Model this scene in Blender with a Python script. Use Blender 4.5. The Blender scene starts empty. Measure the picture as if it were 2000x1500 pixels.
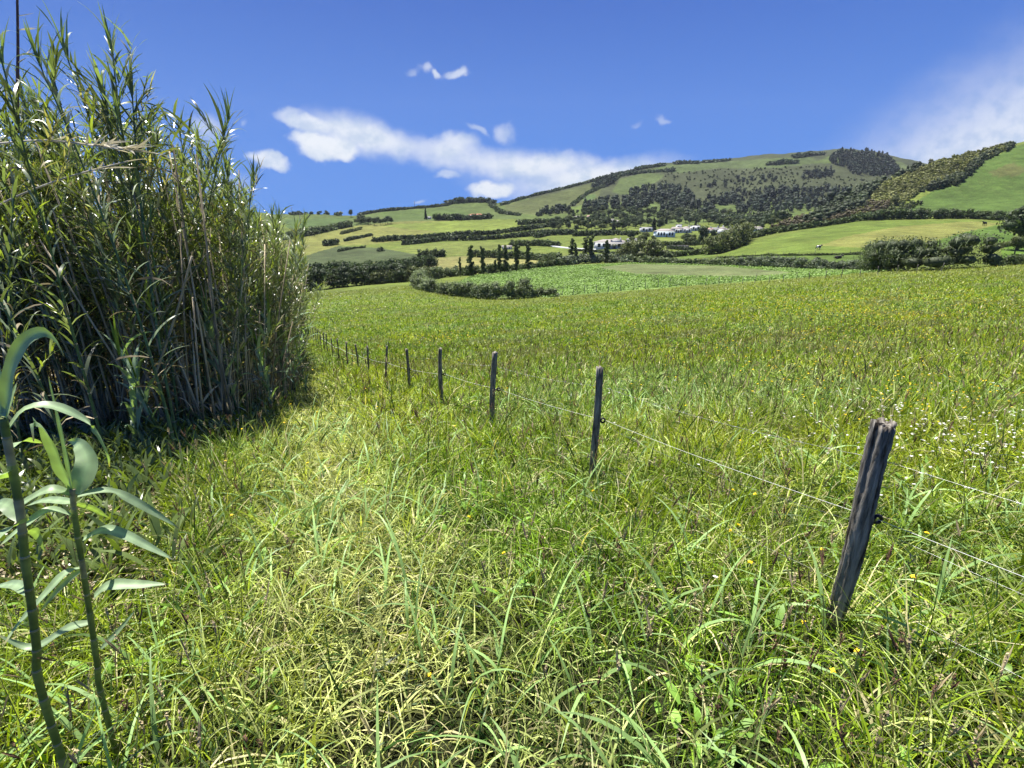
import bpy, math, random
import numpy as np
from mathutils import Vector, Matrix

# ------------------------------------------------------------------ camera, world, sun, exposure
EYE = 1.6
TP = 0.3                                   # tan of the downward pitch
PITCH = math.atan(TP); CP = math.cos(PITCH); SP = math.sin(PITCH)
scene = bpy.context.scene
cam_data = bpy.data.cameras.new('camera'); cam = bpy.data.objects.new('camera', cam_data)
scene.collection.objects.link(cam)
cam.location = (0, 0, EYE); cam.rotation_euler = (math.pi/2 - PITCH, 0, 0)
cam_data.sensor_width = 36; cam_data.lens = 18.0
cam_data.clip_start = 0.05; cam_data.clip_end = 20000
scene.camera = cam

SUN_EL = 72.0; SUN_AZ = -36.0              # azimuth from the view direction, negative = left
world = bpy.data.worlds.new("World"); scene.world = world; world.use_nodes = True
scene.view_settings.view_transform = 'Standard'; scene.view_settings.look = 'None'
scene.view_settings.gamma = 1; scene.view_settings.use_curve_mapping = False
scene.view_settings.exposure = 1.25
SKY_STRENGTH = 0.053

def build_world():
    nt = world.node_tree; N = nt.nodes; L = nt.links
    for n in list(N): N.remove(n)
    def math_(op, a, b=None, c=None):
        n = N.new('ShaderNodeMath'); n.operation = op
        for i, v in enumerate((a, b, c)):
            if v is None: continue
            if isinstance(v, (int, float)): n.inputs[i].default_value = v
            else: L.new(v, n.inputs[i])
        return n.outputs[0]
    def sstep(v, a, b):
        n = N.new('ShaderNodeMapRange'); n.interpolation_type = 'SMOOTHSTEP'
        L.new(v, n.inputs[0]); n.inputs[1].default_value = a; n.inputs[2].default_value = b
        return n.outputs[0]
    sky = N.new('ShaderNodeTexSky'); sky.sky_type = 'NISHITA'; sky.sun_disc = False
    sky.sun_elevation = math.radians(SUN_EL); sky.sun_rotation = math.radians(SUN_AZ)
    sky.altitude = 300; sky.air_density = 0.8; sky.dust_density = 0.05; sky.ozone_density = 3.0
    tc = N.new('ShaderNodeTexCoord')
    sep = N.new('ShaderNodeSeparateXYZ'); L.new(tc.outputs['Generated'], sep.inputs[0])
    x, y, z = sep.outputs
    hs = N.new('ShaderNodeHueSaturation'); hs.inputs['Saturation'].default_value = 1.12; hs.inputs['Hue'].default_value = 0.515
    hs.inputs['Value'].default_value = 1.0
    L.new(sky.outputs[0], hs.inputs['Color'])
    # deep blue overhead, a lighter blue towards the sea horizon
    hyp = math_('ARCSINE', z)
    ramp = N.new('ShaderNodeValToRGB'); L.new(math_('DIVIDE', hyp, 1.2), ramp.inputs[0])
    el = ramp.color_ramp.elements
    el[0].position = 0.0; el[0].color = (0.092, 0.248, 0.66, 1); el[1].position = 1; el[1].color = (0.027, 0.0715, 0.304, 1)
    for p_, c_ in ((.12, (0.062, 0.196, 0.60)), (.30, (0.030, 0.112, 0.45)), (.5, (0.022, 0.085, 0.37))):
        e = el.new(p_); e.color = (*c_, 1)
    sc10 = N.new('ShaderNodeVectorMath'); sc10.operation = 'SCALE'; sc10.inputs['Scale'].default_value = 10.0; L.new(ramp.outputs[0], sc10.inputs[0])
    sky_mix = N.new('ShaderNodeMix'); sky_mix.data_type = 'RGBA'; sky_mix.inputs[0].default_value = 1.0
    L.new(hs.outputs[0], sky_mix.inputs[6]); L.new(sc10.outputs[0], sky_mix.inputs[7])
    ysafe = math_('MAXIMUM', y, 0.05)
    u = math_('DIVIDE', x, ysafe); v = math_('DIVIDE', z, ysafe)
    comb = N.new('ShaderNodeCombineXYZ'); L.new(u, comb.inputs[0]); L.new(v, comb.inputs[1])
    def noise(scale, detail, rough, sx=1, sy=1, off=0):
        mp = N.new('ShaderNodeMapping'); mp.inputs['Scale'].default_value = (sx, sy, 1)
        mp.inputs['Location'].default_value = (off, off*.7, off*.3)
        L.new(comb.outputs[0], mp.inputs[0])
        n = N.new('ShaderNodeTexNoise'); n.inputs['Scale'].default_value = scale
        n.inputs['Detail'].default_value = detail; n.inputs['Roughness'].default_value = rough
        L.new(mp.outputs[0], n.inputs[0]); return n.outputs[0]
    n_fine = noise(26, 6, .55, 1, 1.3, 3.1); n_soft = noise(7, 3, .5, 1, 2.2, 7.7); n_streak = noise(5, 5, .6, .7, 3.0, 1.7)
    def vnoise(scale, amt, off):
        mp = N.new('ShaderNodeMapping'); mp.inputs['Location'].default_value = (off, off*.7, off*.3); L.new(comb.outputs[0], mp.inputs[0])
        n = N.new('ShaderNodeTexNoise'); n.inputs['Scale'].default_value = scale; n.inputs['Detail'].default_value = 5; L.new(mp.outputs[0], n.inputs[0])
        return math_('MULTIPLY', math_('SUBTRACT', n.outputs[0], .5), amt)
    u_raw, v_raw = u, v
    u = math_('ADD', u, vnoise(22, .045, 2.)); v = math_('ADD', v, vnoise(26, .034, 9.))
    total = None
    for (px, py, rx, ry, rot, soft, wob, dens) in CLOUDS:
        cx = (px-1000)/1000; cy = (750-py)/1000
        dx, dy, dz = cx, CP+cy*SP, -SP+cy*CP
        u0, v0 = dx/dy, dz/dy
        a, b = rx/1000/dy, ry/1000/dy*1.1
        du = math_('SUBTRACT', u, u0); dv = math_('SUBTRACT', v, v0)
        c_, s_ = math.cos(math.radians(rot)), math.sin(math.radians(rot))
        p = math_('ADD', math_('MULTIPLY', du, c_/a), math_('MULTIPLY', dv, s_/a))
        q = math_('ADD', math_('MULTIPLY', du, -s_/b), math_('MULTIPLY', dv, c_/b))
        d = math_('SQRT', math_('ADD', math_('MULTIPLY', p, p), math_('MULTIPLY', q, q)))
        nn = n_fine if wob >= 0 else n_soft
        d = math_('ADD', d, math_('MULTIPLY', math_('SUBTRACT', nn, 0.5), abs(wob)))
        m = math_('MULTIPLY', math_('SUBTRACT', 1.0, sstep(d, 1-soft, 1+soft*.4)), dens)
        total = m if total is None else math_('SUBTRACT', math_('ADD', total, m), math_('MULTIPLY', total, m))
    # the veil of high cloud spreading from the right
    ang = math_('ADD', math_('MULTIPLY', u, 0.95), math_('MULTIPLY', v, -1.15))
    veil = sstep(math_('ADD', ang, math_('MULTIPLY', math_('SUBTRACT', n_streak, .5), .07)), 0.33, 0.66)
    veil = math_('MULTIPLY', veil, sstep(v, 0.46, 0.13))
    veil = math_('MULTIPLY', veil, 0.86)
    total = math_('SUBTRACT', math_('ADD', total, veil), math_('MULTIPLY', total, veil))
    front = math_('GREATER_THAN', y, 0.05)
    total = math_('MULTIPLY', total, front)
    mix = N.new('ShaderNodeMix'); mix.data_type = 'RGBA'
    L.new(total, mix.inputs[0]); L.new(sky_mix.outputs[2], mix.inputs[6])
    cl = N.new('ShaderNodeMix'); cl.data_type = 'RGBA'
    L.new(sstep(n_fine, .3, .62), cl.inputs[0]); cl.inputs[6].default_value = (4.6, 5.4, 6.6, 1); cl.inputs[7].default_value = (6.7, 7.0, 7.5, 1)
    L.new(cl.outputs[2], mix.inputs[7])
    bg = N.new('ShaderNodeBackground'); bg.inputs[1].default_value = SKY_STRENGTH
    L.new(mix.outputs[2], bg.inputs[0])
    out = N.new('ShaderNodeOutputWorld'); L.new(bg.outputs[0], out.inputs[0])
    world.cycles.sampling_method = 'MANUAL'; world.cycles.sample_map_resolution = 256

#          px   py   rx   ry   rot  soft wobble density
CLOUDS = [(700, 262, 105, 34, -14, .75, -.5, .90), (635, 286, 72, 22, -14, .35, .9, 1.0), (605, 240, 50, 13, -8, .5, 1.0, .85),
          (560, 222, 32, 12, 0, .7, 1.1, .65), (790, 285, 140, 22, -12, 1.0, -.5, .72), (880, 282, 50, 20, 0, .6, 1.0, .80),
          (640, 300, 60, 14, -10, .5, .9, .8),
          (1000, 318, 170, 24, -3, .9, -.6, .82), (1060, 325, 120, 20, 4, .8, -.6, .8), (1160, 350, 160, 30, 10, .8, -.5, .95),
          (1060, 350, 130, 24, 0, 1.0, -.5, .55),
          (875, 340, 26, 7, 0, .6, 1.0, .6), (960, 372, 46, 15, 0, .4, 1.0, .95), (525, 314, 42, 13, -14, .5, .8, .9),
          (400, 250, 30, 25, 0, .8, .8, .5), (440, 360, 60, 20, 0, .9, .8, .4), (822, 391, 14, 4, 0, .8, .8, .5), (832, 136, 13, 11, -30, .7, 1.2, .55), (852, 146, 13, 8, -20, .6, 1.2, .7),
          (892, 141, 26, 9, 0, .6, 1.2, .7), (806, 145, 12, 6, 20, .8, 1.0, .35), (935, 255, 24, 6, -25, .8, 1.1, .5),
          (984, 260, 20, 15, -20, .8, 1.5, .55), (1296, 232, 15, 6, 0, .8, 1.0, .35), (1245, 240, 12, 5, 0, .9, 1.0, .2), (474, 238, 9, 7, 0, .9, 1., .25)]
build_world()

sun_data = bpy.data.lights.new('sun', 'SUN'); sun = bpy.data.objects.new('sun', sun_data); scene.collection.objects.link(sun)
sun_data.energy = 5.0; sun_data.angle = math.radians(0.53); sun_data.color = (1.0, 0.955, 0.88)
_e, _a = math.radians(SUN_EL), math.radians(SUN_AZ)
SUN_DIR = Vector((math.sin(_a)*math.cos(_e), math.cos(_a)*math.cos(_e), math.sin(_e)))
sun.rotation_euler = SUN_DIR.to_track_quat('Z', 'Y').to_euler()
scene.cycles.max_bounces = 6; scene.cycles.transparent_max_bounces = 6
scene.cycles.diffuse_bounces = 1; scene.cycles.transmission_bounces = 4; scene.cycles.glossy_bounces = 2

# ------------------------------------------------------------------ helpers
rng = np.random.default_rng(7)
def A(v): return np.asarray(v, float)

def ray(px, py):
    cx = (A(px)-1000)/1000; cy = (750-A(py))/1000
    return cx/(CP+cy*SP), (-SP+cy*CP)/(CP+cy*SP)     # X per Y, Z per Y
def uv_to_z(px, py, Y):
    u, s = ray(px, py); return u, EYE+s*A(Y)

def mesh_np(name, V, F, mat, col=None, parent=None, smooth=False):
    """V (n,3); F (m,4) or (m,3); col (n,3) point colours -> one object"""
    V = np.ascontiguousarray(V, np.float32); F = np.ascontiguousarray(F, np.int32)
    m, k = F.shape
    me = bpy.data.meshes.new(name)
    me.vertices.add(len(V)); me.vertices.foreach_set('co', V.ravel())
    me.loops.add(m*k); me.loops.foreach_set('vertex_index', F.ravel())
    me.polygons.add(m); me.polygons.foreach_set('loop_start', np.arange(0, m*k, k, dtype=np.int32))
    try: me.polygons.foreach_set('loop_total', np.full(m, k, np.int32))
    except Exception: pass
    if smooth: me.polygons.foreach_set('use_smooth', np.ones(m, bool))
    me.update(calc_edges=True)
    if col is not None:
        at = me.color_attributes.new('Col', 'FLOAT_COLOR', 'POINT')
        c = np.ones((len(V), 4), np.float32); c[:, :3] = np.clip(col, 0, 1); at.data.foreach_set('color', c.ravel())
    if mat: me.materials.append(mat)
    o = bpy.data.objects.new(name, me); scene.collection.objects.link(o)
    if parent: child(o, parent)
    return o

def empty(name, loc=(0, 0, 0), rz=0):
    o = bpy.data.objects.new(name, None); scene.collection.objects.link(o)
    o.location = loc; o.rotation_euler = (0, 0, rz); o.empty_display_size = .2
    return o
def tag(o, label=None, cat=None, group=None, kind=None):
    if label: o['label'] = label
    if cat: o['category'] = cat
    if group: o['group'] = group
    if kind: o['kind'] = kind
    return o
def copy_tree(o, parent=None):
    c = o.copy(); scene.collection.objects.link(c)
    c.parent = parent
    for ch in list(CHILDREN.get(o.name, [])): copy_tree(ch, c)
    return c
CHILDREN = {}
def child(o, parent):
    o.parent = parent; CHILDREN.setdefault(parent.name, []).append(o); return o

def merge(parts):
    Vs, Fs, Cs, n = [], [], [], 0
    for V, F, C in parts:
        Vs.append(V); Fs.append(F+n); Cs.append(C); n += len(V)
    return np.vstack(Vs), np.vstack(Fs), np.vstack(Cs)

# ---- procedural materials
def foliage_mat(name, transl=0.35, rough=0.55, noise_amt=0.25, scale=6.0, spec=0.25, tint=(1.25, 1.35, .55)):
    m = bpy.data.materials.new(name); m.use_nodes = True; nt = m.node_tree; N = nt.nodes; L = nt.links
    b = N['Principled BSDF']; out = N['Material Output']
    at = N.new('ShaderNodeAttribute'); at.attribute_name = 'Col'
    tc = N.new('ShaderNodeTexCoord'); no = N.new('ShaderNodeTexNoise'); no.inputs['Scale'].default_value = scale; no.inputs['Detail'].default_value = 2
    L.new(tc.outputs['Object'], no.inputs[0])
    mr = N.new('ShaderNodeMapRange'); mr.inputs[1].default_value = .3; mr.inputs[2].default_value = .7
    mr.inputs[3].default_value = 1-noise_amt; mr.inputs[4].default_value = 1+noise_amt; L.new(no.outputs[0], mr.inputs[0])
    vm = N.new('ShaderNodeVectorMath'); vm.operation = 'SCALE'; L.new(at.outputs['Color'], vm.inputs[0]); L.new(mr.outputs[0], vm.inputs['Scale'])
    L.new(vm.outputs[0], b.inputs['Base Color']); b.inputs['Roughness'].default_value = rough
    b.inputs['Specular IOR Level'].default_value = spec
    if transl > 0:
        t = N.new('ShaderNodeBsdfTranslucent'); mx = N.new('ShaderNodeMixShader'); mx.inputs[0].default_value = transl
        v2 = N.new('ShaderNodeVectorMath'); v2.operation = 'MULTIPLY'; L.new(vm.outputs[0], v2.inputs[0]); v2.inputs[1].default_value = tint
        L.new(v2.outputs[0], t.inputs[0]); L.new(b.outputs[0], mx.inputs[1]); L.new(t.outputs[0], mx.inputs[2]); L.new(mx.outputs[0], out.inputs[0])
    return m

def solid_mat(name, col, rough=.7, noise_amt=.2, scale=8., spec=.3, bump=0., stretch=(1, 1, 1), dark=None, dark_at=(.4, .6), metallic=0):
    m = bpy.data.materials.new(name); m.use_nodes = True; nt = m.node_tree; N = nt.nodes; L = nt.links
    b = N['Principled BSDF']
    tc = N.new('ShaderNodeTexCoord'); mp = N.new('ShaderNodeMapping'); mp.inputs['Scale'].default_value = stretch
    L.new(tc.outputs['Object'], mp.inputs[0])
    no = N.new('ShaderNodeTexNoise'); no.inputs['Scale'].default_value = scale; no.inputs['Detail'].default_value = 6; no.inputs['Roughness'].default_value = .65
    L.new(mp.outputs[0], no.inputs[0])
    mr = N.new('ShaderNodeMapRange'); mr.inputs[1].default_value = dark_at[0]; mr.inputs[2].default_value = dark_at[1]; L.new(no.outputs[0], mr.inputs[0])
    mx = N.new('ShaderNodeMix'); mx.data_type = 'RGBA'; L.new(mr.outputs[0], mx.inputs[0])
    d = dark or [c*(1-noise_amt) for c in col]
    mx.inputs[6].default_value = (*d, 1); mx.inputs[7].default_value = (*[min(1, c*(1+noise_amt)) for c in col], 1)
    L.new(mx.outputs[2], b.inputs['Base Color']); b.inputs['Roughness'].default_value = rough; b.inputs['Specular IOR Level'].default_value = spec
    b.inputs['Metallic'].default_value = metallic
    if bump:
        bp = N.new('ShaderNodeBump'); bp.inputs['Strength'].default_value = bump; bp.inputs['Distance'].default_value = .01
        L.new(no.outputs[0], bp.inputs['Height']); L.new(bp.outputs[0], b.inputs['Normal'])
    return m

def haze_box():
    V = A([(x, y, z) for x in (-3600, 3600) for y in (-60, 1960) for z in (-60, 420)])
    F = np.array([(0, 1, 3, 2), (4, 6, 7, 5), (0, 4, 5, 1), (2, 3, 7, 6), (0, 2, 6, 4), (1, 5, 7, 3)])
    m = bpy.data.materials.new('haze'); m.use_nodes = True; nt = m.node_tree; nt.nodes.clear()
    v = nt.nodes.new('ShaderNodeVolumePrincipled'); v.inputs['Color'].default_value = (.80, .88, 1., 1); v.inputs['Density'].default_value = HAZE; v.inputs['Anisotropy'].default_value = .3
    out = nt.nodes.new('ShaderNodeOutputMaterial'); nt.links.new(v.outputs[0], out.inputs['Volume'])
    o = mesh_np('haze', V, F, m); tag(o, kind='stuff')
HAZE = 0.00005
scene.cycles.volume_bounces = 0

def ground_mat(name):
    m = bpy.data.materials.new(name); m.use_nodes = True; nt = m.node_tree; N = nt.nodes; L = nt.links
    b = N['Principled BSDF']; b.inputs['Roughness'].default_value = .9; b.inputs['Specular IOR Level'].default_value = .1
    at = N.new('ShaderNodeAttribute'); at.attribute_name = 'Col'
    tc = N.new('ShaderNodeTexCoord')
    f = None
    for sc, amt in ((.025, .22), (.16, .30), (1.1, .30)):
        no = N.new('ShaderNodeTexNoise'); no.inputs['Scale'].default_value = sc; no.inputs['Detail'].default_value = 6; no.inputs['Roughness'].default_value = .6
        L.new(tc.outputs['Object'], no.inputs[0])
        mr = N.new('ShaderNodeMapRange'); mr.inputs[1].default_value = .3; mr.inputs[2].default_value = .7; mr.inputs[3].default_value = 1-amt; mr.inputs[4].default_value = 1+amt
        L.new(no.outputs[0], mr.inputs[0])
        if f is None: f = mr.outputs[0]
        else:
            mu = N.new('ShaderNodeMath'); mu.operation = 'MULTIPLY'; L.new(f, mu.inputs[0]); L.new(mr.outputs[0], mu.inputs[1]); f = mu.outputs[0]
    vm = N.new('ShaderNodeVectorMath'); vm.operation = 'SCALE'; L.new(at.outputs['Color'], vm.inputs[0]); L.new(f, vm.inputs['Scale'])
    # straw flecks shift the hue a little
    no = N.new('ShaderNodeTexNoise'); no.inputs['Scale'].default_value = .3; no.inputs['Detail'].default_value = 8; no.inputs['Roughness'].default_value = .7
    mp = N.new('ShaderNodeMapping'); mp.inputs['Scale'].default_value = (1, .45, 1); L.new(tc.outputs['Object'], mp.inputs[0]); L.new(mp.outputs[0], no.inputs[0])
    mr = N.new('ShaderNodeMapRange'); mr.inputs[1].default_value = .48; mr.inputs[2].default_value = .72; mr.inputs[4].default_value = .45; L.new(no.outputs[0], mr.inputs[0])
    v2 = N.new('ShaderNodeVectorMath'); v2.operation = 'MULTIPLY'; v2.inputs[1].default_value = (1.45, 1.1, 1.3); L.new(vm.outputs[0], v2.inputs[0])
    mx = N.new('ShaderNodeMix'); mx.data_type = 'RGBA'; L.new(mr.outputs[0], mx.inputs[0]); L.new(vm.outputs[0], mx.inputs[6]); L.new(v2.outputs[0], mx.inputs[7])
    L.new(mx.outputs[2], b.inputs['Base Color'])
    n2 = N.new('ShaderNodeTexNoise'); n2.inputs['Scale'].default_value = .9; n2.inputs['Detail'].default_value = 8; n2.inputs['Roughness'].default_value = .75
    L.new(tc.outputs['Object'], n2.inputs[0])
    bp = N.new('ShaderNodeBump'); bp.inputs['Strength'].default_value = .8; bp.inputs['Distance'].default_value = .5
    L.new(n2.outputs[0], bp.inputs['Height']); L.new(bp.outputs[0], b.inputs['Normal'])
    return m

# ------------------------------------------------------------------ terrain heights
def near_z(x, y):
    yy = np.clip(y, 0, 6)
    return .05*np.clip(x, -9, 9) - .045*yy - .0127*yy*yy
UG = np.linspace(-1.9, 1.9, 381); YMIN, YMAX = 6.0, 3200.0
LY = np.linspace(math.log(YMIN), math.log(YMAX), 620); YG = np.exp(LY)
def curve(pts):
    u, z, Y = [], [], []
    for p in pts:
        if p[1] is None: uu = p[0]; zz = p[2]; YY = p[3]     # (u, None, z, Y)
        else: uu, zz = uv_to_z(p[0], p[1], p[2]); YY = p[2]
        u.append(float(uu)); z.append(float(zz)); Y.append(float(YY))
    i = np.argsort(u); u, z, Y = A(u)[i], A(z)[i], A(Y)[i]
    return np.interp(UG, u, Y), np.interp(UG, u, z)
def zrow(Y, uz): return np.full(len(UG), float(Y)), np.interp(UG, [a for a, _ in uz], [b for _, b in uz])
CUR = [
 zrow(6, [(-1.9, -.727-.45), (1.9, -.727+.45)]),
 zrow(10, [(-1.9, -2.4), (-.25, -1.6), (0, -1.45), (1, -.95), (1.9, -.6)]),
 zrow(18, [(-1.9, -4.2), (-.33, -3.2), (0, -2.95), (1, -2.1), (1.9, -1.3)]),
 zrow(30, [(-1.9, -6.5), (-.4, -5.3), (0, -4.7), (.5, -3.9), (1, -3.0), (1.9, -1.6)]),
 zrow(45, [(-1.9, -8.6), (-.42, -7.3), (0, -6.2), (.3, -5.2), (.6, -4.3), (1, -3.4), (1.9, -1.6)]),
 zrow(62, [(-1.9, -10.8), (-.42, -9.2), (0, -7.9), (.3, -6.7), (.6, -5.3), (1, -3.9), (1.9, -1.6)]),
 curve([(200, 580, 130), (580, 575, 130), (700, 565, 130), (810, 556, 125), (860, 575, 105), (960, 585, 95), (1070, 583, 95), (1180, 572, 98), (1300, 562, 100), (1420, 555, 100), (1560, 545, 96), (1740, 531, 90), (2000, 517, 84), (2400, 505, 80)]),
 curve([(200, 572, 155), (560, 568, 155), (700, 558, 155), (810, 553, 155), (860, 553, 155), (920, 538, 170), (1000, 528, 188), (1100, 520, 200), (1230, 514, 200), (1400, 518, 170), (1560, 525, 142), (1740, 529, 122), (2000, 521, 110), (2400, 505, 105)]),
 curve([(200, 532, 230), (540, 530, 230), (700, 529, 230), (850, 526, 240), (1000, 514, 270), (1100, 507, 270), (1250, 501, 255), (1350, 500, 225), (1450, 500, 190), (1560, 498, 165), (1700, 496, 152), (1850, 503, 136), (2000, 508, 130), (2400, 500, 130)]),
 curve([(200, 505, 300), (540, 503, 300), (700, 495, 320), (850, 492, 320), (1000, 490, 330), (1100, 490, 320), (1250, 483, 315), (1350, 479, 315), (1400, 488, 270), (1450, 482, 230), (1560, 472, 212), (1700, 464, 200), (1850, 464, 195), (2000, 472, 185), (2400, 470, 185)]),
 curve([(200, 465, 420), (540, 466, 420), (700, 470, 400), (850, 466, 420), (1000, 462, 420), (1100, 461, 420), (1250, 456, 420), (1350, 455, 420), (1420, 460, 370), (1480, 457, 325), (1560, 446, 290), (1680, 431, 280), (1850, 430, 270), (2000, 436, 250), (2400, 420, 250)]),
 curve([(200, 440, 520), (540, 442, 520), (700, 445, 520), (850, 439, 540), (1000, 433, 560), (1100, 431, 580), (1250, 432, 600), (1350, 432, 600), (1430, 440, 500), (1500, 445, 380), (1600, 418, 360), (1700, 408, 345), (1850, 398, 335), (2000, 392, 320), (2400, 360, 320)]),
 curve([(200, 430, 620), (540, 430, 620), (700, 433, 620), (850, 424, 650), (1000, 419, 680), (1100, 411, 700), (1250, 408, 720), (1400, 415, 700), (1440, 432, 560), (1500, 442, 400), (1600, 408, 420), (1700, 366, 430), (1800, 327, 440), (1900, 300, 450), (1990, 280, 455), (2100, 255, 470), (2400, 200, 480)]),
 curve([(200, 424, 720), (540, 422, 720), (700, 426, 740), (850, 412, 780), (1000, 404, 820), (1100, 396, 850), (1250, 378, 900), (1400, 380, 900), (1440, 400, 860), (.46, None, 18, 640), (.62, None, 20, 640), (.75, None, 30, 640), (1.0, None, 40, 640), (1.9, None, 40, 640)]),
 curve([(200, 418, 800), (540, 419, 800), (600, 417, 800), (690, 422, 820), (740, 412, 860), (800, 408, 880), (860, 403, 900), (900, 394, 920), (950, 393, 930), (972, 401, 950), (1020, 387, 980), (1100, 369, 1050), (1200, 341, 1150), (1300, 321, 1250), (1400, 316, 1350), (1480, 309, 1400), (1580, 303, 1450), (1640, 295, 1480), (1700, 301, 1480), (1760, 314, 1450), (1850, 335, 1400), (2000, 355, 1400), (2400, 380, 1400)]),
]
_y, _z = CUR[-1]
CUR.append((_y*1.3, _z*.85-6)); CUR.append((_y*1.3*0+3200, _z*0-20))
def pchip(xk, yk, xq):
    h = np.diff(xk); d = np.diff(yk)/h; m = np.zeros(len(xk))
    for i in range(1, len(xk)-1):
        if d[i-1]*d[i] > 0:
            w1 = 2*h[i]+h[i-1]; w2 = h[i]+2*h[i-1]; m[i] = (w1+w2)/(w1/d[i-1]+w2/d[i])
    m[0] = d[0]; m[-1] = d[-1]
    k = np.clip(np.searchsorted(xk, xq)-1, 0, len(h)-1); t = (xq-xk[k])/h[k]
    return (2*t**3-3*t**2+1)*yk[k]+(t**3-2*t**2+t)*h[k]*m[k]+(-2*t**3+3*t**2)*yk[k+1]+(t**3-t**2)*h[k]*m[k+1]
TAB = np.zeros((len(UG), len(YG)))
for i in range(len(UG)):
    ys = [c[0][i] for c in CUR]; zs = [c[1][i] for c in CUR]
    for k in range(1, len(ys)):
        if ys[k] <= ys[k-1]*1.02: ys[k] = ys[k-1]*1.02
    TAB[i] = pchip(A(ys), A(zs), YG)
for _ in range(3):
    T = TAB.copy(); T[1:-1] = .25*TAB[:-2]+.5*TAB[1:-1]+.25*TAB[2:]; TAB = T
def wav(x, y, L, ph): return np.sin(x/L*6.283+ph+1.3*np.sin(y/L*4.1+ph*2))*np.cos(y/L*5.3+ph*1.7+np.sin(x/L*3.7))
def H(x, y):
    x = A(x); y = A(y); yy = np.maximum(y, YMIN); u = np.clip(x/yy, -1.9, 1.9)
    fu = (u+1.9)/3.8*(len(UG)-1); iu = np.clip(fu.astype(int), 0, len(UG)-2); fu = fu-iu
    fl = (np.log(np.minimum(yy, YMAX*.999))-LY[0])/(LY[-1]-LY[0])*(len(LY)-1); il = np.clip(fl.astype(int), 0, len(LY)-2); fl = fl-il
    z = (TAB[iu, il]*(1-fu)*(1-fl)+TAB[iu+1, il]*fu*(1-fl)+TAB[iu, il+1]*(1-fu)*fl+TAB[iu+1, il+1]*fu*fl)
    near = near_z(x, y); t = np.clip((y-5.0)/2.5, 0, 1); t = t*t*(3-2*t)
    z = near*(1-t)+z*t
    z = z+.02*wav(x, y, 2.3, .4)+.04*wav(x, y, 7., 1.1)*np.clip(y/8, .3, 1)
    far = np.clip((y-300)/500, 0, 1)
    z = z+far*(2.2*wav(x, y, 160, 2.)+1.2*wav(x, y, 70, .7)+.6*wav(x, y, 33, 3.))
    return z
_LS = np.exp(np.linspace(math.log(1.2), math.log(2600), 1400))
def hit(px, py):
    """first ground point seen through photo pixels (2000x1500): real positions for the things that stand there"""
    px = np.atleast_1d(A(px)); py = np.atleast_1d(A(py)); out = []
    for k in range(0, len(px), 400):
        u, s = ray(px[k:k+400], py[k:k+400])
        Y = _LS[None]; X = u[:, None]*Y; D = EYE+s[:, None]*Y-H(X, np.broadcast_to(Y, X.shape))
        neg = D < 0; j = np.where(neg.any(1), neg.argmax(1), len(_LS)-1); j = np.maximum(j, 1)
        r = np.arange(len(j)); d0, d1 = D[r, j-1], D[r, j]; t = np.where(neg.any(1), d0/np.maximum(d0-d1, 1e-9), 1)
        yy = _LS[j-1]+(_LS[j]-_LS[j-1])*np.clip(t, 0, 1); xx = u*yy
        out.append(np.stack([xx, yy, H(xx, yy), neg.any(1)], 1))
    return np.vstack(out)
def path_on_ground(pts, step=6.):
    P = A(pts); d = np.r_[0, np.cumsum(np.hypot(*np.diff(P, axis=0).T))]; n = max(2, int(d[-1]/step)+1); q = np.linspace(0, d[-1], n)
    return hit(np.interp(q, d, P[:, 0]), np.interp(q, d, P[:, 1]))
def inside(poly, x, y):
    x = A(x); y = A(y); c = np.zeros(x.shape, bool); n = len(poly); j = n-1
    for i in range(n):
        xi, yi = poly[i][:2]; xj, yj = poly[j][:2]
        if yi != yj: c ^= ((yi > y) != (yj > y)) & (x < (xj-xi)*(y-yi)/(yj-yi)+xi)
        j = i
    return c
def poly_px(pts):
    """outline of a field: each bend given where the photo shows it, laid on the ground"""
    P = list(pts)+[pts[0]]; g = path_on_ground(P, 8.); return g[:, :2]
# ------------------------------------------------------------------ ground sheet
GROUND = ground_mat('grassland')
uc = np.r_[np.linspace(-1.9, -1.2, 60, endpoint=False), np.linspace(-1.2, 1.2, 900, endpoint=False), np.linspace(1.2, 1.9, 61)]
ry = np.r_[np.linspace(-14, 6, 50, endpoint=False), np.exp(np.linspace(math.log(6), math.log(3100), 760))]
UU, YY = np.meshgrid(uc, ry); XX = UU*np.maximum(YY, 6.0)
ZZ = H(XX, YY)
gx, gy = XX.ravel(), YY.ravel()
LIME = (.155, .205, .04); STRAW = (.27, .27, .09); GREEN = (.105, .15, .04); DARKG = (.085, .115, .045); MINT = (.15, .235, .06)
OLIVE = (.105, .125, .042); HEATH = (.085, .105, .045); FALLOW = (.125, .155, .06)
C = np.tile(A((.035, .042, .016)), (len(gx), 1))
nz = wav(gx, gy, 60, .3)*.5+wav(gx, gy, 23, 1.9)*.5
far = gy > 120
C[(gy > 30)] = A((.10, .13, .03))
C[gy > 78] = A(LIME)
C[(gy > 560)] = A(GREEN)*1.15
C[(gy > 800) & (gx > .03*gy)] = A(HEATH)
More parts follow.
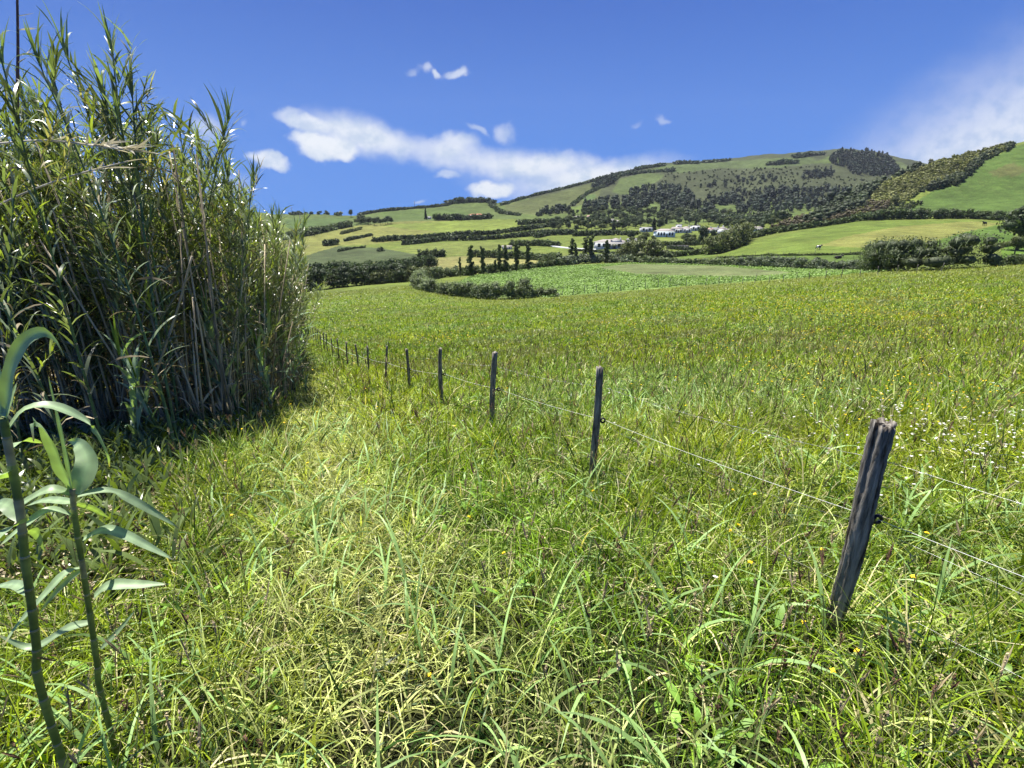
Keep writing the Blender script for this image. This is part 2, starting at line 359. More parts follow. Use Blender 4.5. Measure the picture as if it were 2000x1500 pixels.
FIELDS = [
 ([(540, 470), (620, 458), (700, 440), (790, 432), (900, 431), (900, 445), (820, 458), (790, 470), (720, 478), (660, 480), (640, 492), (575, 505), (540, 512)], (.215, .235, .06)),
 ([(740, 440), (900, 430), (1010, 428), (1040, 440), (1000, 450), (860, 452), (800, 448)], (.19, .25, .045)),
 ([(740, 490), (850, 475), (950, 472), (1020, 478), (1000, 488), (900, 498), (830, 500), (780, 488)], (.18, .225, .05)),
 ([(540, 520), (620, 492), (660, 481), (740, 484), (830, 500), (780, 508), (600, 528), (540, 532)], DARKG),
 ([(560, 545), (600, 529), (700, 515), (870, 503), (900, 500), (1010, 503), (1100, 510), (1100, 517), (1000, 526), (870, 532), (740, 530), (620, 540)], STRAW),
 ([(880, 560), (920, 540), (1000, 529), (1100, 520), (1230, 514), (1400, 518), (1560, 525), (1740, 529), (1730, 531), (1560, 543), (1400, 554), (1180, 571), (1070, 581), (960, 581)], MINT),
 ([(1165, 522), (1230, 515.5), (1400, 519), (1480, 526), (1560, 533), (1500, 541), (1400, 541), (1250, 537), (1180, 526)], FALLOW),
 ([(860, 561), (930, 570), (1060, 581), (960, 583), (870, 575)], GREEN),
 ([(1400, 500), (1480, 470), (1640, 435), (1700, 430), (1960, 432), (1990, 470), (1900, 480), (1800, 490), (1500, 497)], (.15, .215, .038)),
 ([(1650, 462), (1760, 442), (1900, 432), (1960, 436), (1880, 455), (1800, 478), (1700, 485), (1600, 480)], (.215, .235, .06)),
 ([(1800, 481), (1880, 455), (1960, 438), (1990, 470), (1900, 478), (1800, 492), (1740, 492)], (.10, .175, .03)),
 ([(1380, 503), (1500, 498), (1740, 493), (1760, 500), (1740, 515), (1500, 512), (1400, 508)], (.12, .19, .04)),
 ([(1990, 470), (1960, 485), (1950, 512), (2100, 512), (2200, 470)], (.12, .215, .03)),
 ([(1780, 400), (1890, 330), (1985, 285), (2150, 240), (2150, 420), (1965, 425), (1800, 420), (1700, 422)], (.095, .16, .034)),
 ([(1930, 335), (1975, 318), (2010, 330), (1990, 345), (1940, 345)], (.125, .145, .045)),
 ([(985, 400), (1040, 388), (1120, 368), (1180, 352), (1170, 385), (1130, 415), (1050, 420), (990, 415)], (.125, .155, .05)),
 ([(1195, 375), (1210, 350), (1260, 335), (1300, 342), (1260, 372), (1225, 385)], (.12, .17, .05)),
 ([(1135, 385), (1165, 378), (1160, 390), (1140, 395)], (.11, .18, .05)),
 ([(1260, 335), (1300, 322), (1400, 317), (1480, 311), (1580, 306), (1600, 318), (1500, 330), (1400, 328), (1330, 338)], (.12, .17, .055)),
 ([(1590, 318), (1640, 296), (1660, 312), (1630, 320)], (.13, .19, .05)),
 ([(1730, 312), (1765, 318), (1780, 330), (1745, 330)], (.12, .16, .055)),
 ([(1113, 405), (1140, 400), (1145, 412), (1120, 422)], (.15, .22, .05)),
 ([(1267, 398), (1285, 399), (1280, 413), (1262, 413)], (.15, .22, .06)),
 ([(555, 428), (680, 425), (680, 440), (560, 446)], (.10, .16, .045)),
 ([(740, 415), (860, 407), (900, 410), (930, 425), (760, 430)], (.11, .17, .04)),
 ([(1115, 478), (1160, 470), (1300, 470), (1300, 485), (1115, 490)], (.17, .225, .05)),
 ([(900, 500), (940, 490), (1100, 495), (1230, 505), (1100, 512), (1000, 505)], (.19, .235, .055)),
 ([(1285, 466), (1330, 466), (1325, 474), (1285, 474)], (.2, .25, .06)),
 ([(1310, 498), (1400, 488), (1400, 500), (1320, 508)], (.14, .21, .045)),
 ([(1440, 422), (1560, 415), (1560, 424), (1450, 430)], (.12, .18, .05)),
]
CROP = poly_px(FIELDS[5][0])
for pts, colr in FIELDS:
    pg = poly_px(pts); bb = (pg[:, 0].min(), pg[:, 0].max(), pg[:, 1].min(), pg[:, 1].max())
    sel = np.where((gx > bb[0]) & (gx < bb[1]) & (gy > bb[2]) & (gy < bb[3]))[0]
    if len(sel):
        ok = inside(pg, gx[sel]+wav(gx[sel], gy[sel], 9, 1)*.6, gy[sel]+wav(gy[sel], gx[sel], 12, 2)*.8); C[sel[ok]] = A(colr)
C *= (1+.14*nz)[:, None]
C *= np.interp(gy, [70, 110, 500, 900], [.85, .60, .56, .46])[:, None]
C[inside(CROP, gx, gy)] *= 1.35
nr, nc = UU.shape
idx = np.arange(nr*nc).reshape(nr, nc)
def grid_faces(r0, r1):
    I = idx[r0:r1]; return np.stack([I[:-1, :-1], I[:-1, 1:], I[1:, 1:], I[1:, :-1]], -1).reshape(-1, 4)
split = int(np.searchsorted(ry, 560))
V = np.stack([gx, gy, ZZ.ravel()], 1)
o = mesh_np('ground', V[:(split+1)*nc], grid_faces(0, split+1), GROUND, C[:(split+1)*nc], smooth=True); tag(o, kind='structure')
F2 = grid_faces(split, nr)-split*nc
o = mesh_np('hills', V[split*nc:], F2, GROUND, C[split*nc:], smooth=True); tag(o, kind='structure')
# ------------------------------------------------------------------ leaves and blades
def ribbons(P, az, L, W, a0, bend, nseg, col, base_w=.55, peak=.35, tip=.06, twist=None, pw=1.4, side_jit=0.):
    P = A(P); N = len(P); s = np.linspace(0, 1, nseg+1)
    a = a0[:, None]+bend[:, None]*s[None]**pw
    am = (a[:, 1:]+a[:, :-1])/2; ds = (L/nseg)[:, None]
    r = np.concatenate([np.zeros((N, 1)), np.cumsum(np.sin(am)*ds, 1)], 1); h = np.concatenate([np.zeros((N, 1)), np.cumsum(np.cos(am)*ds, 1)], 1)
    ca, sa = np.cos(az)[:, None], np.sin(az)[:, None]
    ctr = np.stack([P[:, 0:1]+r*ca, P[:, 1:2]+r*sa, P[:, 2:3]+h], -1)
    S = np.stack([-sa+0*a, ca+0*a, 0*a], -1); Nn = np.stack([np.cos(a)*ca, np.cos(a)*sa, -np.sin(a)], -1)
    if twist is None: twist = np.zeros(N)
    tw = (twist[:, None]*s[None]+side_jit*(twist[:, None]))[..., None]
    side = S*np.cos(tw)+Nn*np.sin(tw)
    w = np.where(s < peak, base_w+(1-base_w)*np.sin(s/peak*math.pi/2), tip+(1-tip)*(1-((s-peak)/(1-peak))**1.6))
    hw = (W[:, None]*w[None]/2)[..., None]
    V = np.stack([ctr-side*hw, ctr+side*hw], 2).reshape(-1, 3)
    base = (np.arange(N)*(nseg+1)*2)[:, None]+np.arange(nseg)[None]*2
    F = np.stack([base, base+1, base+3, base+2], -1).reshape(-1, 4)
    Cc = np.repeat(A(col), (nseg+1)*2, 0)
    return V, F, Cc

def leafcloud(cen, rad, n, size, col, g, shell=.55, aspect=1.6, outward=1.0, cvar=.25, up=0.):
    """n leaves round each centre; cen (K,3) rad (K,3) -> quads"""
    cen = A(cen); rad = A(rad); K = len(cen)
    d = g.normal(size=(K*n, 3)); d /= np.linalg.norm(d, axis=1)[:, None]
    rr = (shell+(1.08-shell)*g.random(K*n)**.6)[:, None]
    c = np.repeat(cen, n, 0)+d*np.repeat(rad, n, 0)*rr
    nrm = d*outward+g.normal(size=d.shape)*.6; nrm[:, 2] += up; nrm /= np.linalg.norm(nrm, axis=1)[:, None]
    t = np.cross(nrm, g.normal(size=d.shape)); t /= np.linalg.norm(t, axis=1)[:, None]; b = np.cross(nrm, t)
    sz = size*(.6+.8*g.random(K*n)) if np.isscalar(size) else np.repeat(size, n)*(.6+.8*g.random(K*n))
    t = t*(sz*aspect/2)[:, None]; b = b*(sz/2)[:, None]
    V = np.stack([c-t, c-b, c+t, c+b], 1).reshape(-1, 3); F = np.arange(len(V)).reshape(-1, 4)
    col = A(col); cc = (np.repeat(col, n, 0) if col.ndim == 2 else np.tile(col, (K*n, 1)))*(1+cvar*(g.random(K*n)*2-1))[:, None]
    return V, F, np.repeat(cc, 4, 0)

_t = (1+5**.5)/2
ICO_V = A([(-1, _t, 0), (1, _t, 0), (-1, -_t, 0), (1, -_t, 0), (0, -1, _t), (0, 1, _t), (0, -1, -_t), (0, 1, -_t), (_t, 0, -1), (_t, 0, 1), (-_t, 0, -1), (-_t, 0, 1)]); ICO_V /= np.linalg.norm(ICO_V[0])
ICO_F = np.array([(0, 11, 5), (0, 5, 1), (0, 1, 7), (0, 7, 10), (0, 10, 11), (1, 5, 9), (5, 11, 4), (11, 10, 2), (10, 7, 6), (7, 1, 8), (3, 9, 4), (3, 4, 2), (3, 2, 6), (3, 6, 8), (3, 8, 9), (4, 9, 5), (2, 4, 11), (6, 2, 10), (8, 6, 7), (9, 8, 1)])
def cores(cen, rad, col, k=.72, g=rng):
    """rough filler mass added inside the leaves, slightly darker, so that no daylight shows through the middle (quads with a doubled corner are avoided: pairs of triangles)"""
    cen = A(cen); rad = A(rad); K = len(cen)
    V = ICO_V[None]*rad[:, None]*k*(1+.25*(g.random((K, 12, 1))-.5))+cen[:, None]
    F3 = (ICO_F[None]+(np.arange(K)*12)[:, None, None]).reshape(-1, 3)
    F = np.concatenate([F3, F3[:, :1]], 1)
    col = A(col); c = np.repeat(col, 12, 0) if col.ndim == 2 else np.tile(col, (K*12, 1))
    return V.reshape(-1, 3), F, c*.9  # added filler, a little darker than the colour passed in

def mesh_mixed(name, V, F, mat, col, parent=None):
    """quads, where a repeated corner marks a triangle"""
    tri = F[:, 3] == F[:, 0]
    if not tri.any(): return mesh_np(name, V, F, mat, col, parent)
    Q = F[~tri]; T = F[tri][:, :3]
    me = bpy.data.meshes.new(name); me.vertices.add(len(V)); me.vertices.foreach_set('co', np.ascontiguousarray(V, np.float32).ravel())
    li = np.concatenate([Q.ravel(), T.ravel()]).astype(np.int32); me.loops.add(len(li)); me.loops.foreach_set('vertex_index', li)
    ls = np.concatenate([np.arange(len(Q))*4, len(Q)*4+np.arange(len(T))*3]).astype(np.int32)
    me.polygons.add(len(ls)); me.polygons.foreach_set('loop_start', ls)
    try: me.polygons.foreach_set('loop_total', np.concatenate([np.full(len(Q), 4), np.full(len(T), 3)]).astype(np.int32))
    except Exception: pass
    me.update(calc_edges=True)
    at = me.color_attributes.new('Col', 'FLOAT_COLOR', 'POINT'); c = np.ones((len(V), 4), np.float32); c[:, :3] = np.clip(col, 0, 1); at.data.foreach_set('color', c.ravel())
    me.materials.append(mat); o = bpy.data.objects.new(name, me); scene.collection.objects.link(o)
    if parent: child(o, parent)
    return o

def tube(pts, rad, ns=8, col=(1, 1, 1), cap=True):
    """one tapering tube along pts (K,3) with radii (K,)"""
    P = A(pts); K = len(P); R = np.broadcast_to(A(rad), (K,)); T = np.gradient(P, axis=0); T /= np.linalg.norm(T, axis=1)[:, None]+1e-9
    ref = np.where(np.abs(T[:, 2:3]) > .9, A([[1, 0, 0]]), A([[0, 0, 1]])); X = np.cross(T, ref); X /= np.linalg.norm(X, axis=1)[:, None]; Yv = np.cross(T, X)
    a = np.linspace(0, 2*math.pi, ns, endpoint=False)
    V = P[:, None]+R[:, None, None]*(np.cos(a)[None, :, None]*X[:, None]+np.sin(a)[None, :, None]*Yv[:, None])
    i = np.arange(K*ns).reshape(K, ns); j = np.roll(i, -1, 1)
    F = np.stack([i[:-1], j[:-1], j[1:], i[1:]], -1).reshape(-1, 4); V = V.reshape(-1, 3)
    if cap:
        V = np.vstack([V, P[-1:], P[:1]]); n = K*ns; e = i[-1]; b = i[0]
        Fe = np.stack([e, np.roll(e, -1), np.full(ns, n), e], -1); Fb = np.stack([np.roll(b, -1), b, np.full(ns, n+1), np.roll(b, -1)], -1)
        F = np.vstack([F, Fe, Fb])
    return V, F, np.tile(A(col), (len(V), 1))

GRASS = foliage_mat('grass_blades', .32, .45, .25, 3., .3, (1.2, 1.25, .35))
SEED = foliage_mat('seed_heads', .2, .8, .3, 30., .1, (1.1, 1.0, .8))
PETAL_Y = foliage_mat('yellow_petals', .3, .5, .1, 30., .3, (1, 1, .8))
PETAL_SHEEN_W = foliage_mat('white_petals_and_sheen', .3, .6, .1, 30., .2, (1, 1, 1))
FOL = foliage_mat('leaf_masses', .22, .6, .35, .35, .2, (1.2, 1.3, .6))
BARK = solid_mat('bark', (.12, .10, .075), .9, .35, 6., .1, .5)

# ------------------------------------------------------------------ fence line, thicket outline
def fence_x(y): return 2.14-.45*A(y)-.02*np.maximum(0, 12-A(y))*0
TH_POLY = [(-3.3, 5.6), (-3.9, 8.2), (-4.75, 10.9), (-8.3, 20), (-17.5, 40), (-26.3, 60), (-36, 84), (-42, 84), (-32, 60), (-13.5, 20), (-10.5, 10.9), (-9.5, 5.0), (-5.4, 5.15)]

# ------------------------------------------------------------------ grass
def patch_colour(x, y, g):
    n = len(x)
    a = wav(x, y, 3.1, .5); b = wav(x+4, y, 7.7, 2.2); c = wav(x, y-3, 17, 4.4)
    yel = A((.30, .37, .018)); mid = A((.165, .30, .022)); blu = A((.23, .34, .09)); tan = A((.52, .47, .24)); dark = A((.04, .09, .015)); pale = A((.58, .64, .25))
    col = np.tile(mid, (n, 1))
    m = np.clip(.6+.45*b+.25*a, 0, 1)[:, None]; col = col*(1-m)+yel*m
    dk = np.clip((wav(x, y, 4.4, 5.1)+.5*wav(x, y, 1.9, 2.7)-.25)*1.1, 0, .55)[:, None]; col = col*(1-dk)+A((.10, .17, .03))*dk
    m = np.clip((c-.25)*1.6, 0, .75)[:, None]; col = col*(1-m)+blu*m
    # the walked strip between the canes and the fence is paler and drier
    d = fence_x(y)-x; strip = np.clip(1-np.abs(d-1.9)/.95, 0, 1)*(y < 60); strip = (strip*.9)[:, None]
    col = col*(1-strip)+A((.52, .54, .20))*strip
    right = (np.clip((x-.3*y-1)/6, 0, 1)*.25)[:, None]; col = col*(1-right)+yel*1.05*right
    r = g.random(n)
    tf = np.interp(y, [0, 6, 30, 60], [.12, .10, .05, .04]); k = r < tf; col[k] = tan*(.7+.5*g.random((int(k.sum()), 1)))
    col[(r > .80)] = dark  # near-black blades paint the shade between blades into the grass
    k = (r > .60) & (r < .60+np.interp(y, [0, 8, 25], [.20, .12, .0])); col[k] = col[k]*.35+pale*.65  # paler blades paint sunlit highlights into the colour, mostly close by
    fe = np.clip((y-(edge_y(x, y)-26))/16, 0, 1)[:, None]*.6; col = col*(1-fe)+A((.24, .25, .08))*fe
    pl = np.clip((wav(x, y, 11, 3.3)-.35)*2, 0, .5)[:, None]*(y > 9)[:, None]; col = col*(1-pl)+A((.22, .22, .09))*pl
    va = np.interp(y, [0, 12, 45, 100], [.55, .48, .30, .2])[:, None]; return col*(1-va+2*va*g.random((n, 1)))
def scatter(n, y0, y1, power, g, wid=1.27, extra=1.6):
    """points with density ~ y^-power over the wedge of meadow in front"""
    q = g.random(n); e = 2-power
    if abs(e) < 1e-6: y = y0*(y1/y0)**q
    else: y = (y0**e+(y1**e-y0**e)*q)**(1/e)
    x = (g.random(n)*2-1)*(wid*y+extra)
    return x, y
g = np.random.default_rng(11)
def edge_y(x, y):      # where the meadow ends
    u = x/np.maximum(y, 1); return np.interp(u, [-1, -.43, -.2, -.04, .2, .42, .72, 1.0, 1.3], [128, 128, 122, 96, 96, 98, 94, 82, 76])
LITTER = [(-1.75, 2.15), (-2.25, 2.9), (-3.1, 4.5), (-3.35, 5.7), (-10, 5.4), (-10, 2.3)]
def keep_meadow(x, y): return (y < edge_y(x, y)) & (~inside(TH_POLY, x, y)) & ~(inside(LITTER, x, y) & (wav(x, y, .9, 1.) > -.75))
def blades(n, y0, y1, power, nseg, wk, hk, g, name):
    x, y = scatter(n, y0, y1, power, g); k = keep_meadow(x, y); x, y = x[k], y[k]; n = len(x)
    z = H(x, y); col = patch_colour(x, y, g)
    tuft = np.clip(.5+.6*wav(x, y, 1.1, 2.)+.3*wav(x, y, 3.3, .3), 0, 1)
    d = fence_x(y)-x; strip = np.clip(1-np.abs(d-1.9)/.9, 0, 1)
    L = (.13+.20*tuft+.16*g.random(n)**1.5)*(1-.3*strip)*hk*np.interp(y, [2, 12, 40], [1, 1.05, 1.15])
    sc = (np.maximum(y, 2.2)/4)**.74
    W = (.0046+.0086*g.random(n)**2.0)*sc*wk*(1+.6*(g.random(n) < .10))
    wind = math.radians(-10)
    az = np.where(g.random(n) < .15, wind+g.normal(size=n)*1.1, g.random(n)*6.283)
    a0 = .1+.6*g.random(n)+.4*strip*g.random(n); bend = .7+1.9*g.random(n)+.3*strip; up_ = g.random(n) < .10; bend[up_] *= .3; a0[up_] *= .5; L[up_] *= 1.25
    V, F, Cc = ribbons(np.stack([x, y, z-.01], 1), az, L, W, a0, bend, nseg, col, twist=g.normal(size=n)*1.1, side_jit=.25)
    return V, F, Cc
parts = [blades(110000, .25, 5., 0.0, 5, 1, 1, g, 'a'), blades(210000, 4.2, 16, 1.3, 4, 1.0, 1.0, g, 'b'),
         blades(380000, 13, 130, 1.6, 3, .95, 1.0, g, 'c')]
V, F, Cc = merge(parts)
o = mesh_np('meadow_grass', V, F, GRASS, Cc); tag(o, 'long green and straw coloured grass filling the meadow and the path beside the fence', 'grass', kind='stuff')
# broad arching blades and low leaves close by
x, y = scatter(5200, .5, 7., .6, g); k = keep_meadow(x, y); x, y = x[k], y[k]; n = len(x)
clump = wav(x, y, 1.7, 1.2) > -.15; x, y = x[clump], y[clump]; n = len(x)
V1 = ribbons(np.stack([x, y, H(x, y)], 1), g.random(n)*6.283, .26+.26*g.random(n), .008+.009*g.random(n), .15+.5*g.random(n), .9+1.1*g.random(n), 7, A((.27, .42, .14))*(.7+.6*g.random((n, 1))), twist=g.normal(size=n)*.8)
o = mesh_np('coarse_grass', *V1[:2], GRASS, V1[2]); tag(o, 'coarse blue green grass with wide arching blades in the near meadow', 'grass', kind='stuff')
x, y = scatter(5500, .5, 9., .9, g); k = keep_meadow(x, y) & (wav(x, y, 1.3, 4.2) > .0) & (np.abs(fence_x(y)-x-1.9) > .45); x, y = x[k], y[k]; n = len(x)
V1 = ribbons(np.stack([x, y, H(x, y)+.03+.1*g.random(n)], 1), g.random(n)*6.283, .05+.07*g.random(n), .014+.022*g.random(n), .5+.6*g.random(n), .4+.8*g.random(n), 4, A((.20, .36, .06))*(.7+.6*g.random((n, 1))), base_w=.3, peak=.45, tip=.1)
o = mesh_np('ground_cover', *V1[:2], GRASS, V1[2]); tag(o, 'low broad leaved weeds and clover among the grass', 'ground cover', kind='stuff')
# seeding stalks
x, y = scatter(11000, .6, 34., 1.2, g); k = keep_meadow(x, y) & ((wav(x, y, 2.9, 3.2) > -.2) | (g.random(len(x)) < .3)) & (np.abs(fence_x(y)-x-1.9) > .4); x, y = x[k], y[k]; n = len(x)
sc = (np.maximum(y, 3)/3)**.55; L = .38+.30*g.random(n); az = g.random(n)*6.283; a0 = .03+.18*g.random(n); bend = .05+.5*g.random(n)
V1 = ribbons(np.stack([x, y, H(x, y)], 1), az, L, .0022*sc, a0, bend, 4, A((.16, .15, .06))*(.6+.6*g.random((n, 1))), base_w=1, tip=.8)
tips = V1[0].reshape(n, 5, 2, 3)[:, -1].mean(1); dirs = az
hp = []
kind_b = g.random(n) < .4
hl = (.03+.045*g.random(n))*np.minimum(sc, 1.8); hw = (.0035+.0045*g.random(n))*sc
colh = np.where(kind_b[:, None], A((.19, .115, .07)), A((.40, .33, .19)))*(.7+.6*g.random((n, 1)))
for q in range(3):
    hp.append(ribbons(tips-A([0, 0, .004]), az+.12*g.normal(size=n), hl, hw, a0+bend*.9, .12*g.random(n), 4, colh, base_w=.35, peak=.4, tip=.15, twist=np.full(n, .8+q), side_jit=1.))
near_ = y < 9; nn = np.where(near_)[0]
hp.append(leafcloud(tips[nn]+A([0, 0, .03]), np.stack([hw[nn]*.8, hw[nn]*.8, hl[nn]*.55], 1), 22, .0042, colh[nn], g, shell=.3, aspect=1.8, outward=.5))
V, F, Cc = merge([V1]+hp)
o = mesh_np('seeding_grass', V, F, SEED, Cc); tag(o, 'brown and straw seed heads on thin stalks above the grass', 'seed heads', kind='stuff')
# flowers
def flowers(name, x, y, size, colr, mat, label, cat, hgt):
    n = len(x); z = H(x, y)+hgt*(.7+.5*g.random(n)); sc = (np.maximum(y, 3.5)/3.5)**.62*size
    ps = []
    for q in range(3):
        a = g.random(n)*6.283
        t = np.stack([np.cos(a), np.sin(a), .25*np.sin(a*3)], 1)*(sc/2)[:, None]; b = np.stack([-np.sin(a), np.cos(a), .25*np.cos(a*2)], 1)*(sc*.28)[:, None]
        c = np.stack([x, y, z+.0015*q], 1); Vv = np.stack([c-t, c-b, c+t, c+b], 1).reshape(-1, 3)
        ps.append((Vv, np.arange(len(Vv)).reshape(-1, 4), np.repeat(A(colr)*(.85+.3*g.random((n, 1))), 4, 0)))
    V, F, Cc = merge(ps); o = mesh_np(name, V, F, mat, Cc); tag(o, label, cat, kind='stuff')
x, y = scatter(5200, 1.2, 80, 1.1, g); k = keep_meadow(x, y) & (((wav(x, y, 9, 5.) > .35) & (x > .05*y+.8)) | (g.random(len(x)) < .10))&(x > -1.6-.3*y); xa, ya = x[k], y[k]
x2 = []; 
for (px, py, rr, nn_) in [(1560, 600, 5, 300), (1350, 620, 4, 120), (1950, 830, 1.3, 190), (1980, 880, .8, 80), (1690, 625, 3.2, 330), (1500, 700, 2.6, 60), (1640, 660, 3, 120), (860, 672, 2.2, 90), (1780, 590, 6, 260), (1900, 600, 6, 260), (1500, 760, 1.5, 25), (1240, 640, 4, 60)]:
    h_ = hit(px, py)[0]; q = g.normal(size=(nn_, 2))*rr*A([.8, 1.2]); x2.append(h_[:2]+q)
x2 = np.vstack(x2); kk = keep_meadow(x2[:, 0], x2[:, 1]) & (x2[:, 1] > 1.5); x2 = x2[kk]
flowers('yellow_wildflowers', np.r_[xa, x2[:, 0]], np.r_[ya, x2[:, 1]], .022, (.85, .62, .02), PETAL_Y, 'small yellow wildflowers scattered through the meadow grass', 'flowers', .40)
x2 = []
for (px, py, rr, nn_) in [(1880, 930, .55, 120), (1960, 930, .5, 90), (1800, 900, .5, 60), (1950, 860, .9, 70), (1750, 950, .4, 30), (1980, 720, 2, 60), (1300, 870, 1.2, 16), (640, 600, 9, 120), (600, 590, 8, 100)]:  # last two clusters are white flecks painting the far-left sheen
    h_ = hit(px, py)[0]; x2.append(h_[:2]+g.normal(size=(nn_, 2))*rr)
x2 = np.vstack(x2); kk = keep_meadow(x2[:, 0], x2[:, 1]) & (x2[:, 1] > 1.2); x2 = x2[kk]
flowers('clover_and_sheen_flecks', x2[:, 0], x2[:, 1], .024, (.75, .74, .66), PETAL_SHEEN_W, 'white clover heads behind the nearest post, and white flecks painting sheen far left', 'flowers', .33)
# ------------------------------------------------------------------ the wire fence
WOOD = solid_mat('weathered_wood', (.27, .25, .215), .92, .3, 9., .12, 1.0, (5, 5, .55), dark=(.03, .024, .018), dark_at=(.36, .66))
PLASTIC = solid_mat('black_plastic', (.012, .012, .013), .45, .2, 20.)
WIRE = solid_mat('galvanised_wire', (.42, .42, .40), .45, .2, 60., .5, metallic=.6)
ROPE = solid_mat('white_fence_cord', (.72, .72, .68), .6, .15, 90.)
def post_mesh(h, r0, r1, g, square=.3, rough=.006, na=22, nh=34):
    """a split, weathered stake: uneven section, grooves along the grain, a broken top"""
    a = np.linspace(0, 2*math.pi, na, endpoint=False); zz = np.linspace(-.25, h, nh)
    ph = g.random(8)*6.28; groove = sum(np.sin(a*k+ph[k % 8])*am for k, am in ((2, .6), (3, .5), (5, .7), (7, .5), (9, .5)))
    V = []
    for z in zz:
        t = (z+.25)/(h+.25); r = r0*(1-t)+r1*t
        sq = 1+square*(np.abs(np.cos(2*(a-ph[0])))-.6)*.35
        wob = groove*rough*(1+.5*math.sin(z*9+ph[2]))+g.normal(size=na)*rough*.22
        rr = r*sq+wob; off = .012*math.sin(z*4+ph[3])
        V.append(np.stack([np.cos(a)*rr+off, np.sin(a)*rr+.01*math.sin(z*5+ph[4]), np.full(na, z)], 1))
    V[-1][:, 2] += g.normal(size=na)*.008
    inner = V[-1]*A([.55, .55, 1])+A([0, 0, .006])+g.normal(size=(na, 3))*.002
    V = np.vstack(V+[inner, [[0, 0, h+.004]]]); K = nh+1
    i = np.arange(K*na).reshape(K, na); j = np.roll(i, -1, 1)
    F = np.stack([i[:-1], j[:-1], j[1:], i[1:]], -1).reshape(-1, 4); e = i[-1]
    F = np.vstack([F, np.stack([e, np.roll(e, -1), np.full(na, K*na), e], -1)])
    return V, F, np.ones((len(V), 3))
POSTS = [(1.345, 1.77, .97, .0345, 'nearest fence post, thick split grey wood standing in the right foreground'),
         (.60, 3.43, .97, .027, 'second fence post from the viewer, slim dark stake with a black insulator on its right')]
TOPS = [(961, 690), (859, 681), (794, 682), (749, 676), (716, 676), (695, 672), (675, 668), (659, 661), (647, 660), (637, 652), (630, 648), (624, 643), (619, 639), (614, 634), (609, 630), (604, 626), (600, 623), (591, 617), (575, 604)]
ordn = ['third', 'fourth', 'fifth', 'sixth', 'seventh', 'eighth', 'ninth', 'tenth', 'eleventh', 'twelfth', 'thirteenth', 'fourteenth', 'fifteenth', 'sixteenth', 'seventeenth', 'eighteenth', 'nineteenth', 'twentieth', 'last']
look = ['straight dark stake', 'slim tapering stake with a twisted insulator', 'dark stake leaning slightly', 'narrow stake', 'short stake leaning left', 'thin upright stake']
yprev = 3.43
for i, (px, py) in enumerate(TOPS):
    u, s = ray(px, py); u = float(u); Y = 2.14/(.45+u) if .45+u > .02 else 80
    Y = min(max(Y, yprev+1.5), yprev+(2.6 if i < 16 else 12)); yprev = Y
    X = u*Y; top = EYE+float(s)*Y; hh = top-float(H(X, Y)); hh = min(max(hh, .8), 1.15)
    POSTS.append((X, Y, hh, .033 if i == 0 else .027, '%s fence post from the viewer, %s' % (ordn[i], look[i % 6])))
g = np.random.default_rng(5)
posts = []
for i, (X, Y, hh, r, lab) in enumerate(POSTS):
    z = float(H(X, Y)); e = empty('fence_post', (X, Y, z))
    e.rotation_euler = (g.normal()*.012, g.normal()*.02, g.random()*6.28 if i else .4)
    if i == 0: e.rotation_euler = (.02, .035, .4)
    near = i < 6
    Vp, Fp, Cp = post_mesh(hh, r*.86, r*1.10 if i == 0 else r*.9, g, 1.0 if i == 0 else .4, .0055 if i == 0 else .0028, 44 if i == 0 else (16 if near else 9), 60 if i == 0 else (18 if near else 8))
    o = mesh_mixed('stake', Vp, Fp, WOOD, Cp, e)
    tag(e, lab, 'fence post', 'wooden stakes of the wire fence')
    posts.append(e)
    if i < 8:                     # black screw-in ring insulator on the field side
        rz = e.rotation_euler.z
        def loc(dx, dy, dz):      # world offset -> local
            return (dx*math.cos(-rz)-dy*math.sin(-rz), dx*math.sin(-rz)+dy*math.cos(-rz), dz)
        a = np.linspace(0, 2*math.pi, 13); ring = [loc(r+.024+.015*math.cos(t), -.004, hh*.60+.016*math.sin(t)) for t in a]
        t1 = tube(ring, .0072, 6, cap=False); t2 = tube([loc(r*.6, -.002, hh*.60), loc(r+.012, -.004, hh*.60)], .006, 6)
        t3 = tube([loc(r+.001, -.003, hh*.60), loc(r+.008, -.0035, hh*.60)], .013, 8)
        o = mesh_mixed('insulator', *[m for m in merge([t1, t2, t3])][:2], PLASTIC, np.ones((len(t1[0])+len(t2[0])+len(t3[0]), 3)), e)
